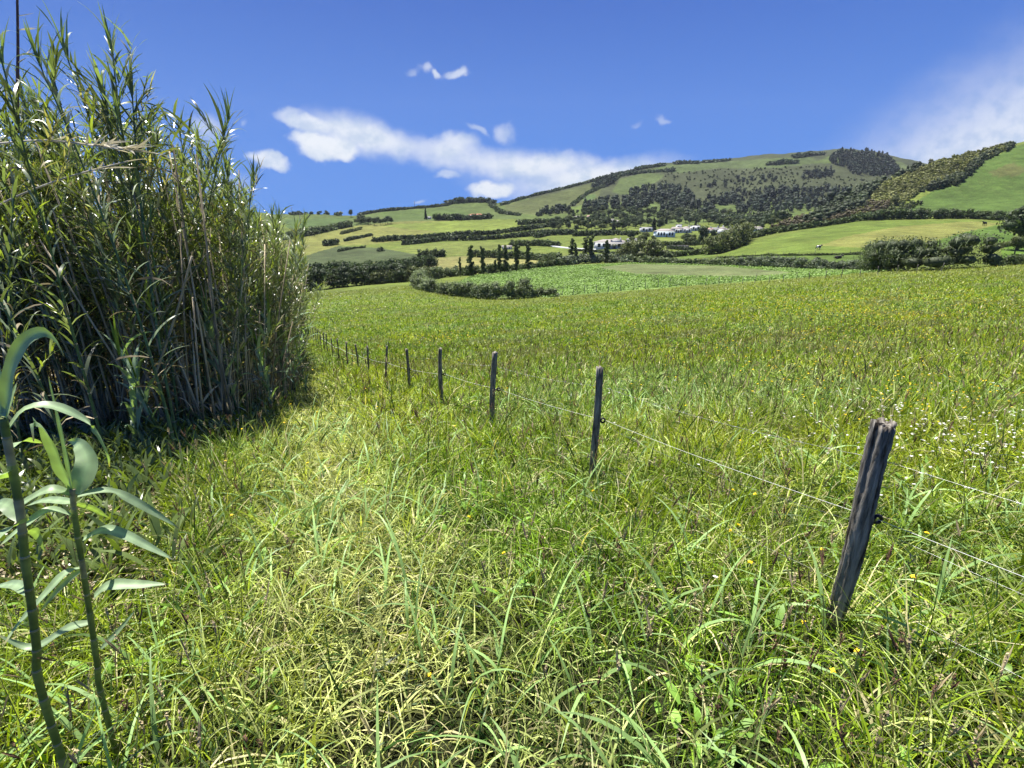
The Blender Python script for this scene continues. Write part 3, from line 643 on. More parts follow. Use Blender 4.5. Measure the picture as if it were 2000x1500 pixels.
# wires run from post to post; one more stake stands just outside the frame on the right
def wire(name, frac, rad, mat, lab, sag=.02, off=.035, first=(2.32, -.2), wob=.0, n_posts=14, barbs=False):
    P = []; an = [(first[0]+off, first[1], float(H(*first))+frac*.98)]
    for (X, Y, hh, r, _) in POSTS[:n_posts]: an.append((X+off+(r-.027), Y, float(H(X, Y))+hh*frac))
    for a_, b_ in zip(an[:-1], an[1:]):
        for t in np.linspace(0, 1, 14, endpoint=False): P.append(A(a_)*(1-t)+A(b_)*t-A([0, 0, sag*4*t*(1-t)]))
    P.append(A(an[-1])); P = A(P)
    dist = P[:, 1]; R = rad*np.maximum(1, dist/5.)
    T = tube(P, R, 6); ps = [T]
    if barbs:
        gg = np.random.default_rng(3)
        for k in range(0, 60):
            t = k*.12; d = np.r_[0, np.cumsum(np.linalg.norm(np.diff(P, axis=0), axis=1))]
            if t > d[-1]: break
            c = A([np.interp(t, d, P[:, j]) for j in range(3)]); v = gg.normal(size=3); v /= np.linalg.norm(v)
            ps.append(tube([c-v*.012, c+v*.012], .0011, 4)); w = np.cross(v, [0, .3, 1]); ps.append(tube([c-w*.011, c+w*.011], .0011, 4))
    V, F, Cc = merge(ps); o = mesh_mixed(name, V, F, mat, Cc); tag(o, lab, 'wire', 'wires of the field fence'); return o
wire('fence_wire', .60, .0009, ROPE, 'white cord through the black insulators, brightest line of the fence', .015, .062)
wire('fence_wire', .565, .0006, WIRE, 'thin grey wire just under the white cord', .045, .05, n_posts=5)
wire('barbed_wire', .86, .0006, WIRE, 'topmost fence wire, faint barbed strand near the post tops', .03, .030, n_posts=5, barbs=True)
wire('fence_wire', .27, .0006, WIRE, 'lowest fence wire, running half hidden in the grass', .02, .034, n_posts=4)

# ------------------------------------------------------------------ giant canes
CANE_LEAF = foliage_mat('cane_leaves', .30, .30, .18, 4., .6, (1.35, 1.45, .4))
CANE_STEM = foliage_mat('cane_stems', .0, .5, .35, 9., .35)
DRY = foliage_mat('dry_cane', .2, .8, .3, 5., .1, (1, .95, .8))
def cane_proto(g, h, style):
    """returns dict part -> (V,F,C). style 'branched' tall old cane with many side shoots, 'leafy' one with big leaves, 'young' short sprout"""
    lean = g.normal(size=2)*.05; curve_ = g.normal(size=2)*.10
    zs = np.linspace(0, h, 16); t = zs/h
    P = np.stack([lean[0]*zs+curve_[0]*zs*t, lean[1]*zs+curve_[1]*zs*t, zs], 1)
    r = (.013 if style != 'young' else .012)*(1-.72*t)+.0015
    stem_c = np.where(t[:, None] < .45, A((.30, .25, .14)), A((.20, .23, .08))) if style == 'branched' else np.tile(A((.085, .145, .05)), (16, 1))
    V, F, _ = tube(P, r, 7); Cs = np.vstack([np.repeat(stem_c, 7, 0), stem_c[-1:], stem_c[:1]])
    rings = []
    for z in np.arange(.2, h*.9, .24):
        c = A([np.interp(z, zs, P[:, k]) for k in range(3)]); rr = np.interp(z, zs, r)*1.18
        rings.append(tube([c-A([0, 0, .006]), c+A([0, 0, .006])], rr, 7, (.30, .27, .17)))
    stem = merge([(V, F, Cs)]+rings)
    def at(z): return np.stack([np.interp(z, zs, P[:, k]) for k in range(3)], -1)
    parts = {'stem': stem}; leaves = []
    if style == 'young':
        n = int(h/.11); z = np.linspace(h*.25, h*.98, n)+g.normal(size=n)*.02; plane = g.random()*3.14
        az = plane+math.pi*(np.arange(n) % 2)+g.normal(size=n)*.35
        leaves.append(ribbons(at(z), az, (.42+.22*g.random(n)), (.042+.018*g.random(n)), .45-.3*(z/h)+.15*g.random(n), .9+.8*g.random(n), 8, A((.26, .37, .22))*(.75+.5*g.random((n, 1))), base_w=.8, peak=.2, twist=g.normal(size=n)*.5))
        leaves.append(ribbons(at(np.array([h]*3)), g.random(3)*6.28, .35+.2*g.random(3), np.full(3, .028), np.full(3, .08), .1+.3*g.random(3), 6, A((.19, .28, .05))*np.ones((3, 1)), base_w=.8, peak=.2))
    else:
        lo = .42 if style == 'branched' else .22
        n = int(h*(6 if style == 'branched' else 9)); z = h*(lo+(1-lo)*np.linspace(0, 1, n)); plane = g.random()*3.14
        az = plane+math.pi*(np.arange(n) % 2)+g.normal(size=n)*.6
        leaves.append(ribbons(at(z), az, .24+.26*g.random(n), .018+.018*g.random(n), .5-.35*(z/h)**2+.3*g.random(n), .4+1.1*g.random(n), 6, A((.17, .22, .125))*(.4+1.1*g.random((n, 1))**1.5), base_w=.8, peak=.2, twist=g.normal(size=n)*.7))
        m = 7; leaves.append(ribbons(at(np.full(m, h)-.12*g.random(m)), g.random(m)*6.28, .18+.24*g.random(m), np.full(m, .018), .06+.25*g.random(m), .1+.35*g.random(m), 5, A((.19, .25, .09))*(.8+.4*g.random((m, 1))), base_w=.8, peak=.25))
        nb = int(h*(9 if style == 'branched' else 3))
        zb = h*(.22+.73*g.random(nb)**.9); azb = g.random(nb)*6.283; Lb = (.30+.5*g.random(nb))*(1.1-.5*(zb/h))
        tw = []
        for k in range(nb):
            a0 = .45+.4*g.random(); q = np.linspace(0, 1, 5)
            d = np.stack([np.cos(azb[k])*np.sin(a0)*q, np.sin(azb[k])*np.sin(a0)*q, np.cos(a0)*q+.15*q*q], 1)*Lb[k]
            c = at(zb[k]); tw.append(tube(c+d, .0028*(1-.6*q), 4, (.16, .17, .06), cap=False))
            nl = 11; ql = np.linspace(.15, 1, nl); pl = c+np.stack([np.interp(ql, q, d[:, j]) for j in range(3)], 1)
            azl = azb[k]+g.normal(size=nl)*1.0
            leaves.append(ribbons(pl, azl, .12+.16*g.random(nl), .009+.013*g.random(nl), .25+.5*g.random(nl), .3+.9*g.random(nl), 4, (A((.18, .225, .12)) if g.random() < .7 else (A((.23, .28, .06)) if g.random() < .6 else A((.36, .32, .19))))*(.4+1.2*g.random((nl, 1))**1.4), base_w=.7, peak=.25, twist=g.normal(size=nl)))
        parts['stem'] = merge([parts['stem']]+tw)
        nd = int(h*(7 if style == 'branched' else 3)); zd = h*(.08+.7*g.random(nd))
        parts['dry_leaves'] = ribbons(at(zd), g.random(nd)*6.28, .2+.3*g.random(nd), .012+.016*g.random(nd), .5+1.0*g.random(nd), .8+1.5*g.random(nd), 5, A((.36, .31, .20))*(.4+.9*g.random((nd, 1))), twist=g.normal(size=nd)*2)
    parts['leaves'] = merge(leaves)
    return parts
MATS = {'stem': CANE_STEM, 'leaves': CANE_LEAF, 'side_shoots': CANE_STEM, 'dry_leaves': DRY}
def make_cane(parts, name='giant_cane'):
    e = empty(name)
    for k in ('stem', 'side_shoots', 'dry_leaves', 'leaves'):
        if k in parts: mesh_mixed(k, *parts[k][:2], MATS[k], parts[k][2], e)
    return e
g = np.random.default_rng(21)
protos = []
for k in range(12):
    h = 3.6+.25*g.random(); protos.append(make_cane(cane_proto(g, h, 'branched' if k < 9 else 'leafy')))
def h_factor(x, y): return np.interp(y, [3.2, 5, 7.5, 9, 10.5, 14, 25, 60], [.84, 1.06, 1.05, .92, .93, .94, .9, .9])
cnt = 0
pos = []
tries = 0
gg = np.random.default_rng(31)
def dist_front(x, y):
    seg = TH_POLY[-1:]+TH_POLY[:6]; best = 99
    for (ax, ay), (bx, by) in zip(seg[:-1], seg[1:]):
        t = max(0, min(1, ((x-ax)*(bx-ax)+(y-ay)*(by-ay))/((bx-ax)**2+(by-ay)**2))); best = min(best, math.hypot(x-ax-t*(bx-ax), y-ay-t*(by-ay)))
    return best
while len(pos) < 285 and tries < 60000:
    tries += 1
    y = 4.6*(30/4.6)**(gg.random()**1.25); x = -10+8*gg.random()-.30*max(0, y-8)*1.2
    if not inside(TH_POLY, np.array([x]), np.array([y]))[0]: continue
    d = dist_front(x, y)
    if d > .25 and gg.random() > math.exp(-(d-.25)/1.1): continue
    if x < -1.35*y-1: continue
    if any((x-a)**2+(y-b)**2 < (.10+.004*y)**2 for a, b in pos): continue
    pos.append((x, y))
for _q in [(-3.55, 3.75), (-3.95, 3.55), (-4.3, 4.1), (-3.75, 4.35), (-3.2, 4.5), (-4.6, 3.8), (-3.45, 4.9)]: pos.insert(0, _q)
used = set()
for i, (x, y) in enumerate(pos):
    p = i % 12 if i > 6 else 9+i % 3; o = protos[p]
    if p in used: o = copy_tree(protos[p])
    used.add(p)
    s = float(h_factor(x, y))*(.84+.2*gg.random()+.07*math.sin(x*2.3+y*1.9)); s *= (1-.12*(dist_front(x, y) < .35))
    o.location = (x, y, float(H(x, y))-.03); o.rotation_euler = (gg.normal()*.07, gg.normal()*.07+.02, gg.random()*6.28); o.scale = (s, s, s)
    if p < 9: tag(o, 'tall giant cane with leafy side shoots, one of the dense thicket on the left', 'cane', 'tall canes packed in the thicket')
    else: tag(o, 'tall giant cane with large leaves up its whole stem, inside the left thicket', 'cane', 'tall canes packed in the thicket')
# sprouts along the edge of the path
g = np.random.default_rng(44)
yp = [make_cane(cane_proto(g, h, 'young'), 'young_cane') for h in (1.0, 1.3, 1.6, 1.2)]
YC = [(300, 890, .95, 'short blue green cane sprout at the thicket foot, before the leaning dry cane'), (345, 880, 1.2, 'cane sprout just right of the short sprout at the thicket foot'), (440, 838, 1.55, 'tall young cane with dark stem midway along the thicket edge'), (455, 832, 1.3, 'young cane right beside the tall dark stemmed young cane'),
      (500, 815, 1.3, None), (520, 808, 1.5, None), (535, 800, 1.2, None), (547, 797, 1.55, None), (558, 792, 1.25, None), (565, 778, 1.5, None), (572, 768, 1.3, None), (580, 775, 1.1, None), (555, 770, 1.7, None), (602, 780, .95, 'single thin cane sprout standing out in the path grass'),
      (578, 742, 1.5, None), (583, 728, 1.4, None), (581, 715, 1.6, None), (576, 700, 1.6, None), (577, 690, 1.7, None), (588, 752, 1.2, None), (592, 735, 1.3, None), (590, 722, 1.2, None), (586, 708, 1.4, None), (540, 820, 1.1, None), (484, 835, 1.3, None)]
for i, (px, py, hh, lab) in enumerate(YC):
    q = hit(px, py)[0]; q[0] += .10+.004*q[1]; q[1] -= .35; q[2] = float(H(q[0], q[1])); o = yp[i] if i < 4 else copy_tree(yp[i % 4]); s = hh/(1.0, 1.3, 1.6, 1.2)[i % 4]
    o.location = (q[0], q[1], q[2]-.02); o.scale = (s*.9+.1, s*.9+.1, s); o.rotation_euler = (0, 0, gg.random()*6.28)
    tag(o, lab or 'young broad leaved cane in the row of sprouts at the far end of the thicket', 'cane', 'young canes along the path edge')
# what fills the thicket between the stems
g = np.random.default_rng(8)
ps = []
def in_thicket(n, y0, y1, p=.0):
    X, Yl = [], []
    while sum(map(len, X)) < n:
        y = y0*(y1/y0)**g.random(n*3); x = -1.0*np.maximum(y, 8)*(.35+1.0*g.random(n*3)); k = inside(TH_POLY, x, y) & (x > -1.4*y-1.5); X.append(x[k]); Yl.append(y[k])
    return np.concatenate(X)[:n], np.concatenate(Yl)[:n]
x, y = in_thicket(19000, 4.6, 22); hz = 3.5*h_factor(x, y)*g.random(len(x))**.85
ps.append(ribbons(np.stack([x, y, H(x, y)+hz], 1), g.random(len(x))*6.28, .16+.24*g.random(len(x)), .014+.018*g.random(len(x)), .2+.9*g.random(len(x)), .3+1.1*g.random(len(x)), 4, np.where((hz < 1.4)[:, None], A((.48, .40, .24)), A((.15, .18, .065)))*(.35+1.1*g.random((len(x), 1))), twist=g.normal(size=len(x))*1.5))
x, y = in_thicket(30000, 16, 82); hz = 3.5*g.random(len(x))**.8
ps.append(ribbons(np.stack([x, y, H(x, y)+hz], 1), g.random(len(x))*6.28, .3+.4*g.random(len(x)), .03+.04*g.random(len(x)), .2+.7*g.random(len(x)), .3+.9*g.random(len(x)), 3, A((.18, .225, .10))*(.5+.9*g.random((len(x), 1))), twist=g.normal(size=len(x))*1.2))
V, F, Cc = merge(ps); o = mesh_np('thicket_foliage', V, F, CANE_LEAF, Cc); tag(o, 'tangled leaves filling the cane thicket between its stems', 'foliage', kind='stuff')
x, y = in_thicket(1500, 4.6, 18); fr_ = A([dist_front(a, b) for a, b in zip(x, y)]); ps = []
for k in range(len(x)):
    if fr_[k] > 1.3 and g.random() < .6: continue
    hh = 1.2+2.2*g.random(); z0 = float(H(x[k], y[k])); l = g.normal(size=2)*.12
    ps.append(tube([(x[k], y[k], z0-.05), (x[k]+l[0]*hh*.5, y[k]+l[1]*hh*.5, z0+hh*.5), (x[k]+l[0]*hh*1.1, y[k]+l[1]*hh, z0+hh)], [.012, .010, .007], 6, A((.60, .51, .34))*(.45+.7*g.random())))
V, F, Cc = merge(ps); o = mesh_mixed('dead_cane_stalks', V, F, DRY, Cc); tag(o, 'dead straw coloured cane stalks standing inside the thicket', 'dead canes', kind='stuff')
# litter and weeds at the foot of the thicket
n = 42000; x = -9+7.4*g.random(n); y = 1.9+6*g.random(n); k = (inside(LITTER, x+.25*g.normal(size=n), y) | (inside(TH_POLY, x-.3, y) & (g.random(n) < .5))) & (x > -1.3*y-1.5); x, y = x[k], y[k]; n = len(x)
lit = g.random(n) < .38
c = np.where(lit[:, None], A((.46, .39, .25)), A((.13, .18, .045)))*(.6+.7*g.random((n, 1)))
V1 = ribbons(np.stack([x, y, H(x, y)+.02+.3*g.random(n)*(~lit)], 1), g.random(n)*6.28, .07+.17*g.random(n), .012+.022*g.random(n), np.where(lit, 1.2, .3)+.4*g.random(n), .3+.8*g.random(n), 4, c, base_w=.5, twist=g.normal(size=n))
o = mesh_np('undergrowth', *V1[:2], CANE_LEAF, V1[2]); tag(o, 'fallen cane leaves and weeds at the foot of the thicket', 'undergrowth', kind='stuff')

# ---- single canes one can point to
def px3(px, py, Y): u, s = ray(px, py); return A([float(u)*Y, Y, EYE+float(s)*Y])
def spline(P, n):
    P = A(P); d = np.r_[0, np.cumsum(np.linalg.norm(np.diff(P, axis=0), axis=1))]; d /= d[-1]; Q = []
    Pp = np.vstack([2*P[0]-P[1], P, 2*P[-1]-P[-2]])
    for t in np.linspace(0, 1, n):
        k = min(int(np.searchsorted(d, t, side='right'))-1, len(P)-2); f = (t-d[k])/max(d[k+1]-d[k], 1e-9); p0, p1, p2, p3 = Pp[k:k+4]
        Q.append(.5*((2*p1)+(-p0+p2)*f+(2*p0-5*p1+4*p2-p3)*f*f+(-p0+3*p1-3*p2+p3)*f**3))
    return A(Q)
def long_leaf(P, W, face, col, n=22, fold=.22):
    """one blade of a cane: arching midrib, edges folded up a little, pale underside vein"""
    C_ = spline(P, n); T = np.gradient(C_, axis=0); T /= np.linalg.norm(T, axis=1)[:, None]
    S = np.cross(T, A(face)[None]); S /= np.linalg.norm(S, axis=1)[:, None]+1e-9; Nn = np.cross(S, T)
    s = np.linspace(0, 1, n); w = W/2*np.where(s < .25, .55+.45*np.sin(s/.25*1.57), 1-((s-.25)/.75)**2.0*.97)
    rip = .03*W*np.sin(s*19+W*900)
    rows = [C_-S*w[:, None]+Nn*(w*fold+rip)[:, None], C_-S*(w*.5)[:, None]+Nn*(w*fold*.35)[:, None], C_, C_+S*(w*.5)[:, None]+Nn*(w*fold*.35)[:, None], C_+S*w[:, None]+Nn*(w*fold-rip)[:, None]]
    V = np.stack(rows, 1).reshape(-1, 3); i = np.arange(n*5).reshape(n, 5)
    F = np.stack([i[:-1, :-1], i[:-1, 1:], i[1:, 1:], i[1:, :-1]], -1).reshape(-1, 4)
    c = np.tile(A(col), (n*5, 1)); c = c.reshape(n, 5, 3); c[:, 2] *= 1.3; c *= (1+.10*np.sin(np.arange(n)*1.7+W*700))[:, None, None]; e_ = np.clip((s-.90)/.08, 0, 1)[:, None, None]; c = c*(1-e_)+A((.30, .24, .12))*e_; c[:, 0] *= .85; c[:, 4] *= .9; return V, F, c.reshape(-1, 3)
def leaf_mat():
    m = foliage_mat('broad_cane_leaf', .30, .42, .12, 3., .4, (1.5, 1.7, .3)); nt = m.node_tree; N = nt.nodes; L = nt.links
    return m
BLEAF = leaf_mat()
def hero_cane(label, stem_px, Y, leaves, r=.0085):
    base = px3(stem_px[-1][0], stem_px[-1][1], Y)
    zb = float(H(base[0], Y)); P = [px3(a, b, Y) for a, b in stem_px]
    P.append(A([P[-1][0]-.01, Y, zb-.05])); P = A(P)[::-1]; e = empty('giant_cane', (P[0][0], P[0][1], zb)); off = A(e.location)
    C_ = spline(P, 30)-off; rr = np.linspace(r*1.05, r*.8, 30)
    nn_ = 120; C2 = spline(P, nn_)-off; L2 = np.r_[0, np.cumsum(np.linalg.norm(np.diff(C2, axis=0), axis=1))]; gg_ = np.random.default_rng(int(r*1e5))
    node = np.cumsum(.055+.055*gg_.random(40)); fr = A([(l-([0]+[q for q in node if q <= l])[-1])/.09 for l in L2]); r2 = np.interp(L2, [0, L2[-1]], [r*1.05, r*.8])*(1.0+.13*np.clip(fr, 0, 1)**2)
    T0 = tube(C2, r2, 14, (1, 1, 1)); f_ = np.clip(fr, 0, 1)[:, None]; cc = A((.095, .14, .028))*(1-f_)+A((.19, .23, .06))*f_; cc = cc*(.8+.4*gg_.random((nn_, 1)))
    dryk = gg_.random(41) < .18; kk_ = np.array([bool(dryk[int((node <= l).sum()) % 41]) for l in L2]); cc[kk_] = A((.30, .27, .15))*(.7+.5*gg_.random((int(kk_.sum()), 1)))
    ps = [(T0[0], T0[1], np.vstack([np.repeat(cc, 14, 0), cc[-1:], cc[:1]]))]
    L_ = np.r_[0, np.cumsum(np.linalg.norm(np.diff(C_, axis=0), axis=1))]
    for z in node[node < L_[-1]-.01]:
        c = A([np.interp(z, L_, C_[:, k]) for k in range(3)]); t = np.interp(z, L_, rr)
        ps.append(tube([c-A([0, 0, .004]), c, c+A([0, 0, .004])], [t*1.04, t*1.16, t*1.04], 14, (.26, .25, .13)))
    V, F, Cc = merge(ps); o = mesh_mixed('stem', V, F, CANE_STEM, Cc, e)
    for k, p in enumerate(o.data.polygons): p.use_smooth = True
    for (pts, W, face, dy) in leaves:
        n = len(pts); Q = [px3(a, b, Y+dy*(k/(n-1))) for k, (a, b) in enumerate(pts)]
        V, F, Cc = long_leaf(A(Q)-off, W, face, A((.26, .35, .20))*(.85+.3*rng.random()))
        o = mesh_mixed('leaf', V, F, BLEAF, Cc, e); o.data.polygons.foreach_set('use_smooth', np.ones(len(o.data.polygons), bool))
    tag(e, label, 'cane', 'broad leaved canes in the left foreground'); return e
UP = (-.2, -.45, 1.); FR = (-.3, -1, .35)
hero_cane('right of the two big foreground canes, its broad pale leaves spreading over the path',
          [(141, 955), (145, 1000), (157, 1080), (165, 1130), (178, 1215), (190, 1300), (196, 1350)], 1.30,
          [([(141, 957), (123, 920), (101, 867), (82, 832), (65, 824), (66, 862)], .060, FR, -.10), ([(143, 963), (162, 931), (170, 899), (155, 868), (131, 861)], .056, (.5, -1, .2), .10),
           ([(141, 952), (125, 867), (107, 787), (93, 728)], .018, FR, .02), ([(152, 968), (203, 958), (240, 968), (299, 1000), (352, 1033)], .030, UP, .12), ([(141, 965), (96, 957), (43, 984), (-5, 1010)], .034, UP, -.08),
           ([(144, 981), (91, 977), (48, 989)], .024, UP, .10), ([(149, 984), (181, 994), (215, 1013)], .018, UP, .12), ([(145, 1008), (96, 997), (48, 1027), (-5, 1070)], .036, UP, -.12),
           ([(163, 1053), (203, 1035), (240, 1043), (293, 1069), (344, 1096)], .030, UP, .02), ([(160, 1109), (128, 1120), (85, 1165), (32, 1224), (8, 1260)], .034, UP, -.15), ([(160, 1112), (125, 1140), (90, 1180), (75, 1205)], .02, FR, .1),
           ([(184, 1165), (213, 1144), (267, 1142), (331, 1141)], .036, UP, .03), ([(176, 1216), (133, 1227), (64, 1264), (-10, 1238)], .030, UP, -.05), ([(197, 1267), (229, 1235), (267, 1189)], .016, FR, .05)])
hero_cane('left of the two big foreground canes, thick stem at the left edge of the picture',
          [(6, 815), (18, 880), (30, 945), (40, 1005), (51, 1107), (64, 1200), (72, 1270), (80, 1347)], 1.15,
          [([(11, 815), (16, 760), (27, 707), (53, 663), (88, 648), (112, 668), (125, 696)], .046, (-.4, -1, .1), -.05), ([(6, 813), (2, 760), (-12, 700), (-40, 660)], .05, FR, .05),
           ([(12, 815), (22, 780), (34, 745)], .02, FR, .04), ([(19, 835), (48, 800), (96, 792), (149, 811), (187, 840), (211, 888), (214, 912)], .030, UP, .16), ([(21, 877), (48, 861), (84, 866)], .030, UP, .10),
           ([(21, 931), (0, 926), (-40, 945)], .04, UP, -.05), ([(46, 1040), (70, 1040), (88, 1078)], .022, UP, .1), ([(48, 1021), (20, 1030), (-15, 1066)], .04, UP, -.12), ([(58, 1160), (30, 1142), (-15, 1146)], .028, UP, .1),
           ([(42, 1015), (10, 985), (-30, 990)], .035, UP, .05)], r=.0105)
def dry_cane(label, pts, r, col, tuft=None):
    P = A([px3(*p) for p in pts]); e = empty('dry_cane', tuple(P[0])); C_ = spline(P, 24)-P[0]
    V, F, Cc = tube(C_, np.linspace(r, r*.6, 24), 8, col); mesh_mixed('stem', V, F, DRY, Cc, e)
    if tuft:
        g = np.random.default_rng(len(pts)+int(r*1e4)); n = tuft; t = g.random(n)**.5
        base = A([C_[int(k*23)] for k in .35+.65*t]); V, F, Cc = ribbons(base, g.normal(size=n)*.5+(0 if P[-1][0] > P[0][0] else 3.1), .12+.2*g.random(n), .01+.014*g.random(n), 1.2+.5*g.random(n), .4*g.normal(size=n), 6, A((.60, .56, .44))*(.7+.5*g.random((n, 1))), twist=g.normal(size=n)*1.5)
        mesh_mixed('dry_leaves', V, F, DRY, Cc, e)
    tag(e, label, 'dead cane', 'dead canes hanging off the thicket'); return e
dry_cane('long pale dead cane rising rightward in front of the thicket top', [(-60, 450, 4.6), (0, 400, 4.5), (120, 350, 4.4), (250, 315, 4.3)], .0095, (.62, .57, .46), 7)
dry_cane('upper pale dead cane with a bundle of dry leaves at its end', [(-60, 285, 4.5), (0, 280, 4.5), (90, 274, 4.4), (170, 283, 4.3), (275, 297, 4.2)], .0085, (.62, .58, .47), 34)
dry_cane('bare dead cane leaning right out of the thicket foot', [(235, 905, 4.95), (300, 740, 4.95), (345, 610, 5.0), (375, 500, 5.05)], .016, (.40, .35, .25))
dry_cane('thin grey dead cane beside the bare leaning one', [(280, 780, 5.4), (300, 650, 5.4), (400, 500, 5.5)], .008, (.25, .22, .16))
dry_cane('bare purple brown flower stalk rising above the thicket at the top left corner', [(34, 260, 5.2), (34, 170, 5.2), (35, 90, 5.25), (33, -40, 5.3)], .014, (.16, .10, .085), 9)
# ------------------------------------------------------------------ hedges, bushes, trees
HDARK = (.055, .078, .034); HMID = (.085, .115, .045); HCANE = (.15, .185, .09); HOL = (.12, .14, .055)
def hedge(label, pts, h, w, col, cane=0.25, hvar=.2, name='hedge', cat='hedge', group='hedges between the fields', seed=0, step=7., bias=0.):
    g = np.random.default_rng(seed+int(pts[0][0])*7+int(pts[0][1]))
    P = path_on_ground(pts, 3.)[:, :3]
    if P[:, 1].mean() > 600: h *= .55; w *= .7
    elif P[:, 1].mean() > 240: h *= .72; w *= .8
    d = np.r_[0, np.cumsum(np.hypot(np.diff(P[:, 0]), np.diff(P[:, 1])))]; Lt = d[-1]
    Y = P[:, 1].mean(); spacing = max(w*.34, Lt/300); n = max(3, int(Lt/spacing))
    q = (np.arange(n)+g.random(n)*.8)/n*Lt; cx = np.interp(q, d, P[:, 0]); cy = np.interp(q, d, P[:, 1])
    q2 = np.repeat(q, 3); cx = np.repeat(cx, 3)+g.normal(size=3*n)*w*.2; cy = np.repeat(cy, 3)+g.normal(size=3*n)*w*.2+w*.45*(1+bias)
    top = h*(1+hvar*(.7*np.sin(q2/(h*3.1)+seed)+.6*g.normal(size=3*n)*.6)); top = np.maximum(top, h*.45)
    lev = np.tile(A([.26, .52, .78]), n); rz = top*.26; cz = H(cx, cy)+top*lev
    cen = np.stack([cx, cy, cz], 1); rad = np.stack([w*.5*(1.1-.5*lev), w*.5*(1.1-.5*lev), rz], 1)*(.8+.4*g.random((3*n, 1)))
    leaf = max(.10, Y*.0021)*(1.15 if h > 3 else .9); area = 6.5*rad[:, 0]*rad[:, 2]
    nl = int(np.clip(np.median(area)/(leaf*leaf*.8)*1.5, 10, 150))
    cc = A(col)*(.8+.4*g.random((3*n, 1)))*A([1, 1, 1])
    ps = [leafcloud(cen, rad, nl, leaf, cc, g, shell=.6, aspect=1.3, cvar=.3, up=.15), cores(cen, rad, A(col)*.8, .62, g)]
    if cane > 0:
        m = int(Lt*h*cane/leaf/ max(1, leaf*2.2)); m = int(min(m, 9000)); qq = g.random(m)*Lt
        x = np.interp(qq, d, P[:, 0])+g.normal(size=m)*w*.3; y = np.interp(qq, d, P[:, 1])+w*.45+g.normal(size=m)*w*.3
        hz = h*(.25+.75*g.random(m)**.7); Lr = h*.22*(.7+.8*g.random(m))
        ps.append(ribbons(np.stack([x, y, H(x, y)+hz-Lr*.5], 1), g.random(m)*6.28, Lr, leaf*(.32+.25*g.random(m)), .1+.5*g.random(m), .2+.9*g.random(m), 3, A(col)*A([1.25, 1.25, 1.3])*(.6+.8*g.random((m, 1)))))
    V, F, Cc = merge(ps); o = mesh_mixed(name, V, F, FOL, Cc); tag(o, label, cat, group); return o

hedge('dark broad hedge of rounded bushes along the low left end of the meadow', [(540, 572), (600, 570), (660, 562), (720, 556), (800, 549)], 5.2, 5, HDARK)
hedge('paler cane hedge between the rounded bushes and the meadow corner', [(715, 557), (780, 551), (830, 547)], 3.6, 4, HOL, cane=.5)
hedge('dark tree hedge above the rounded bushes, beside the pale straw strip', [(560, 548), (650, 543), (720, 536), (790, 529), (848, 522)], 5.2, 5, (.052, .08, .03), seed=2)
hedge('cane hedge curving round the near corner of the bright crop field', [(822, 556), (814, 562), (835, 570), (865, 576), (905, 581), (950, 585), (1000, 585), (1035, 582)], 2.9, 2.6, HCANE, cane=1.1, hvar=.3)
hedge('low sparse cane hedge end dwindling at the crop field edge', [(1035, 582), (1060, 580), (1085, 579)], 1.3, 1.6, HCANE, cane=.8, hvar=.4)
hedge('cane hedge on the left side of the crop field below the poplar sapling', [(812, 552), (840, 546), (870, 542), (898, 539)], 3.0, 3, HCANE, cane=.9, hvar=.25)
hedge('low hedge at the feet of the poplar row', [(900, 539), (950, 536), (1000, 530), (1050, 524), (1095, 520)], 2.4, 2.5, HMID, cane=.4, hvar=.35)
hedge('silvery cane hedge behind the crop field, left of the fallow strip', [(1095, 519), (1130, 516), (1180, 513), (1235, 513)], 3.2, 3.2, (.155, .185, .115), cane=1.0)
hedge('long low cane hedge along the back of the fallow strip', [(1235, 513), (1300, 515), (1380, 517), (1450, 520)], 2.0, 2.6, HCANE, cane=.8, hvar=.3)
hedge('silvery leafy hedge below the grazing field', [(1450, 520), (1540, 524), (1640, 528), (1725, 529)], 2.6, 2.8, (.135, .165, .10), cane=.9)
hedge('large dark shrub block with pale tips at the right under the grazing field', [(1722, 530), (1790, 530), (1860, 527), (1942, 521)], 5.4, 5.0, (.088, .112, .052), cane=.7, hvar=.12)
hedge('low bramble hedge running right from the large dark shrub block', [(1945, 521), (1990, 517), (2060, 513), (2160, 508)], 1.3, 2., HMID, cane=.2)
hedge('tall shelter hedge across the top of the grazing field', [(1690, 431), (1740, 429), (1800, 428), (1860, 427), (1920, 428), (1975, 431), (2080, 434)], 6.0, 6, (.07, .1, .038), cane=.3)
hedge('upper hedge on the left flank of the grazing field, below the scrub slope', [(1460, 468), (1520, 455), (1590, 445), (1640, 438), (1676, 432)], 4.4, 4, HMID, cane=.4)
hedge('olive cane hedge stepping down from the houses to the grazing field corner', [(1388, 498), (1420, 492), (1445, 482), (1458, 470)], 7.5, 6, HOL, cane=.9)
hedge('thin weedy bank between the grazing field and the bright field at the right', [(1940, 486), (1965, 482), (2000, 475), (2050, 470)], 1.2, 1.5, HOL, cane=.5)
hedge('long dark hedge sweeping right across the middle fields, upper of two', [(730, 473), (775, 470), (850, 464), (900, 462), (960, 458), (1010, 452), (1050, 446), (1100, 440)], 4.6, 5, HDARK)
hedge('second long dark hedge just below the upper sweeping one', [(785, 479), (820, 476), (860, 471), (935, 470), (1000, 465), (1060, 459), (1115, 455)], 5.0, 5, HDARK, seed=3)
hedge('rounded dark bush cluster alone in the straw field', [(629, 481), (645, 480), (658, 478)], 4.8, 5, HDARK, name='bush', cat='bushes', group='bushes in the far fields')
hedge('thin dark hedge tapering left in the straw field', [(672, 472), (700, 466), (724, 461)], 3, 3, HDARK)
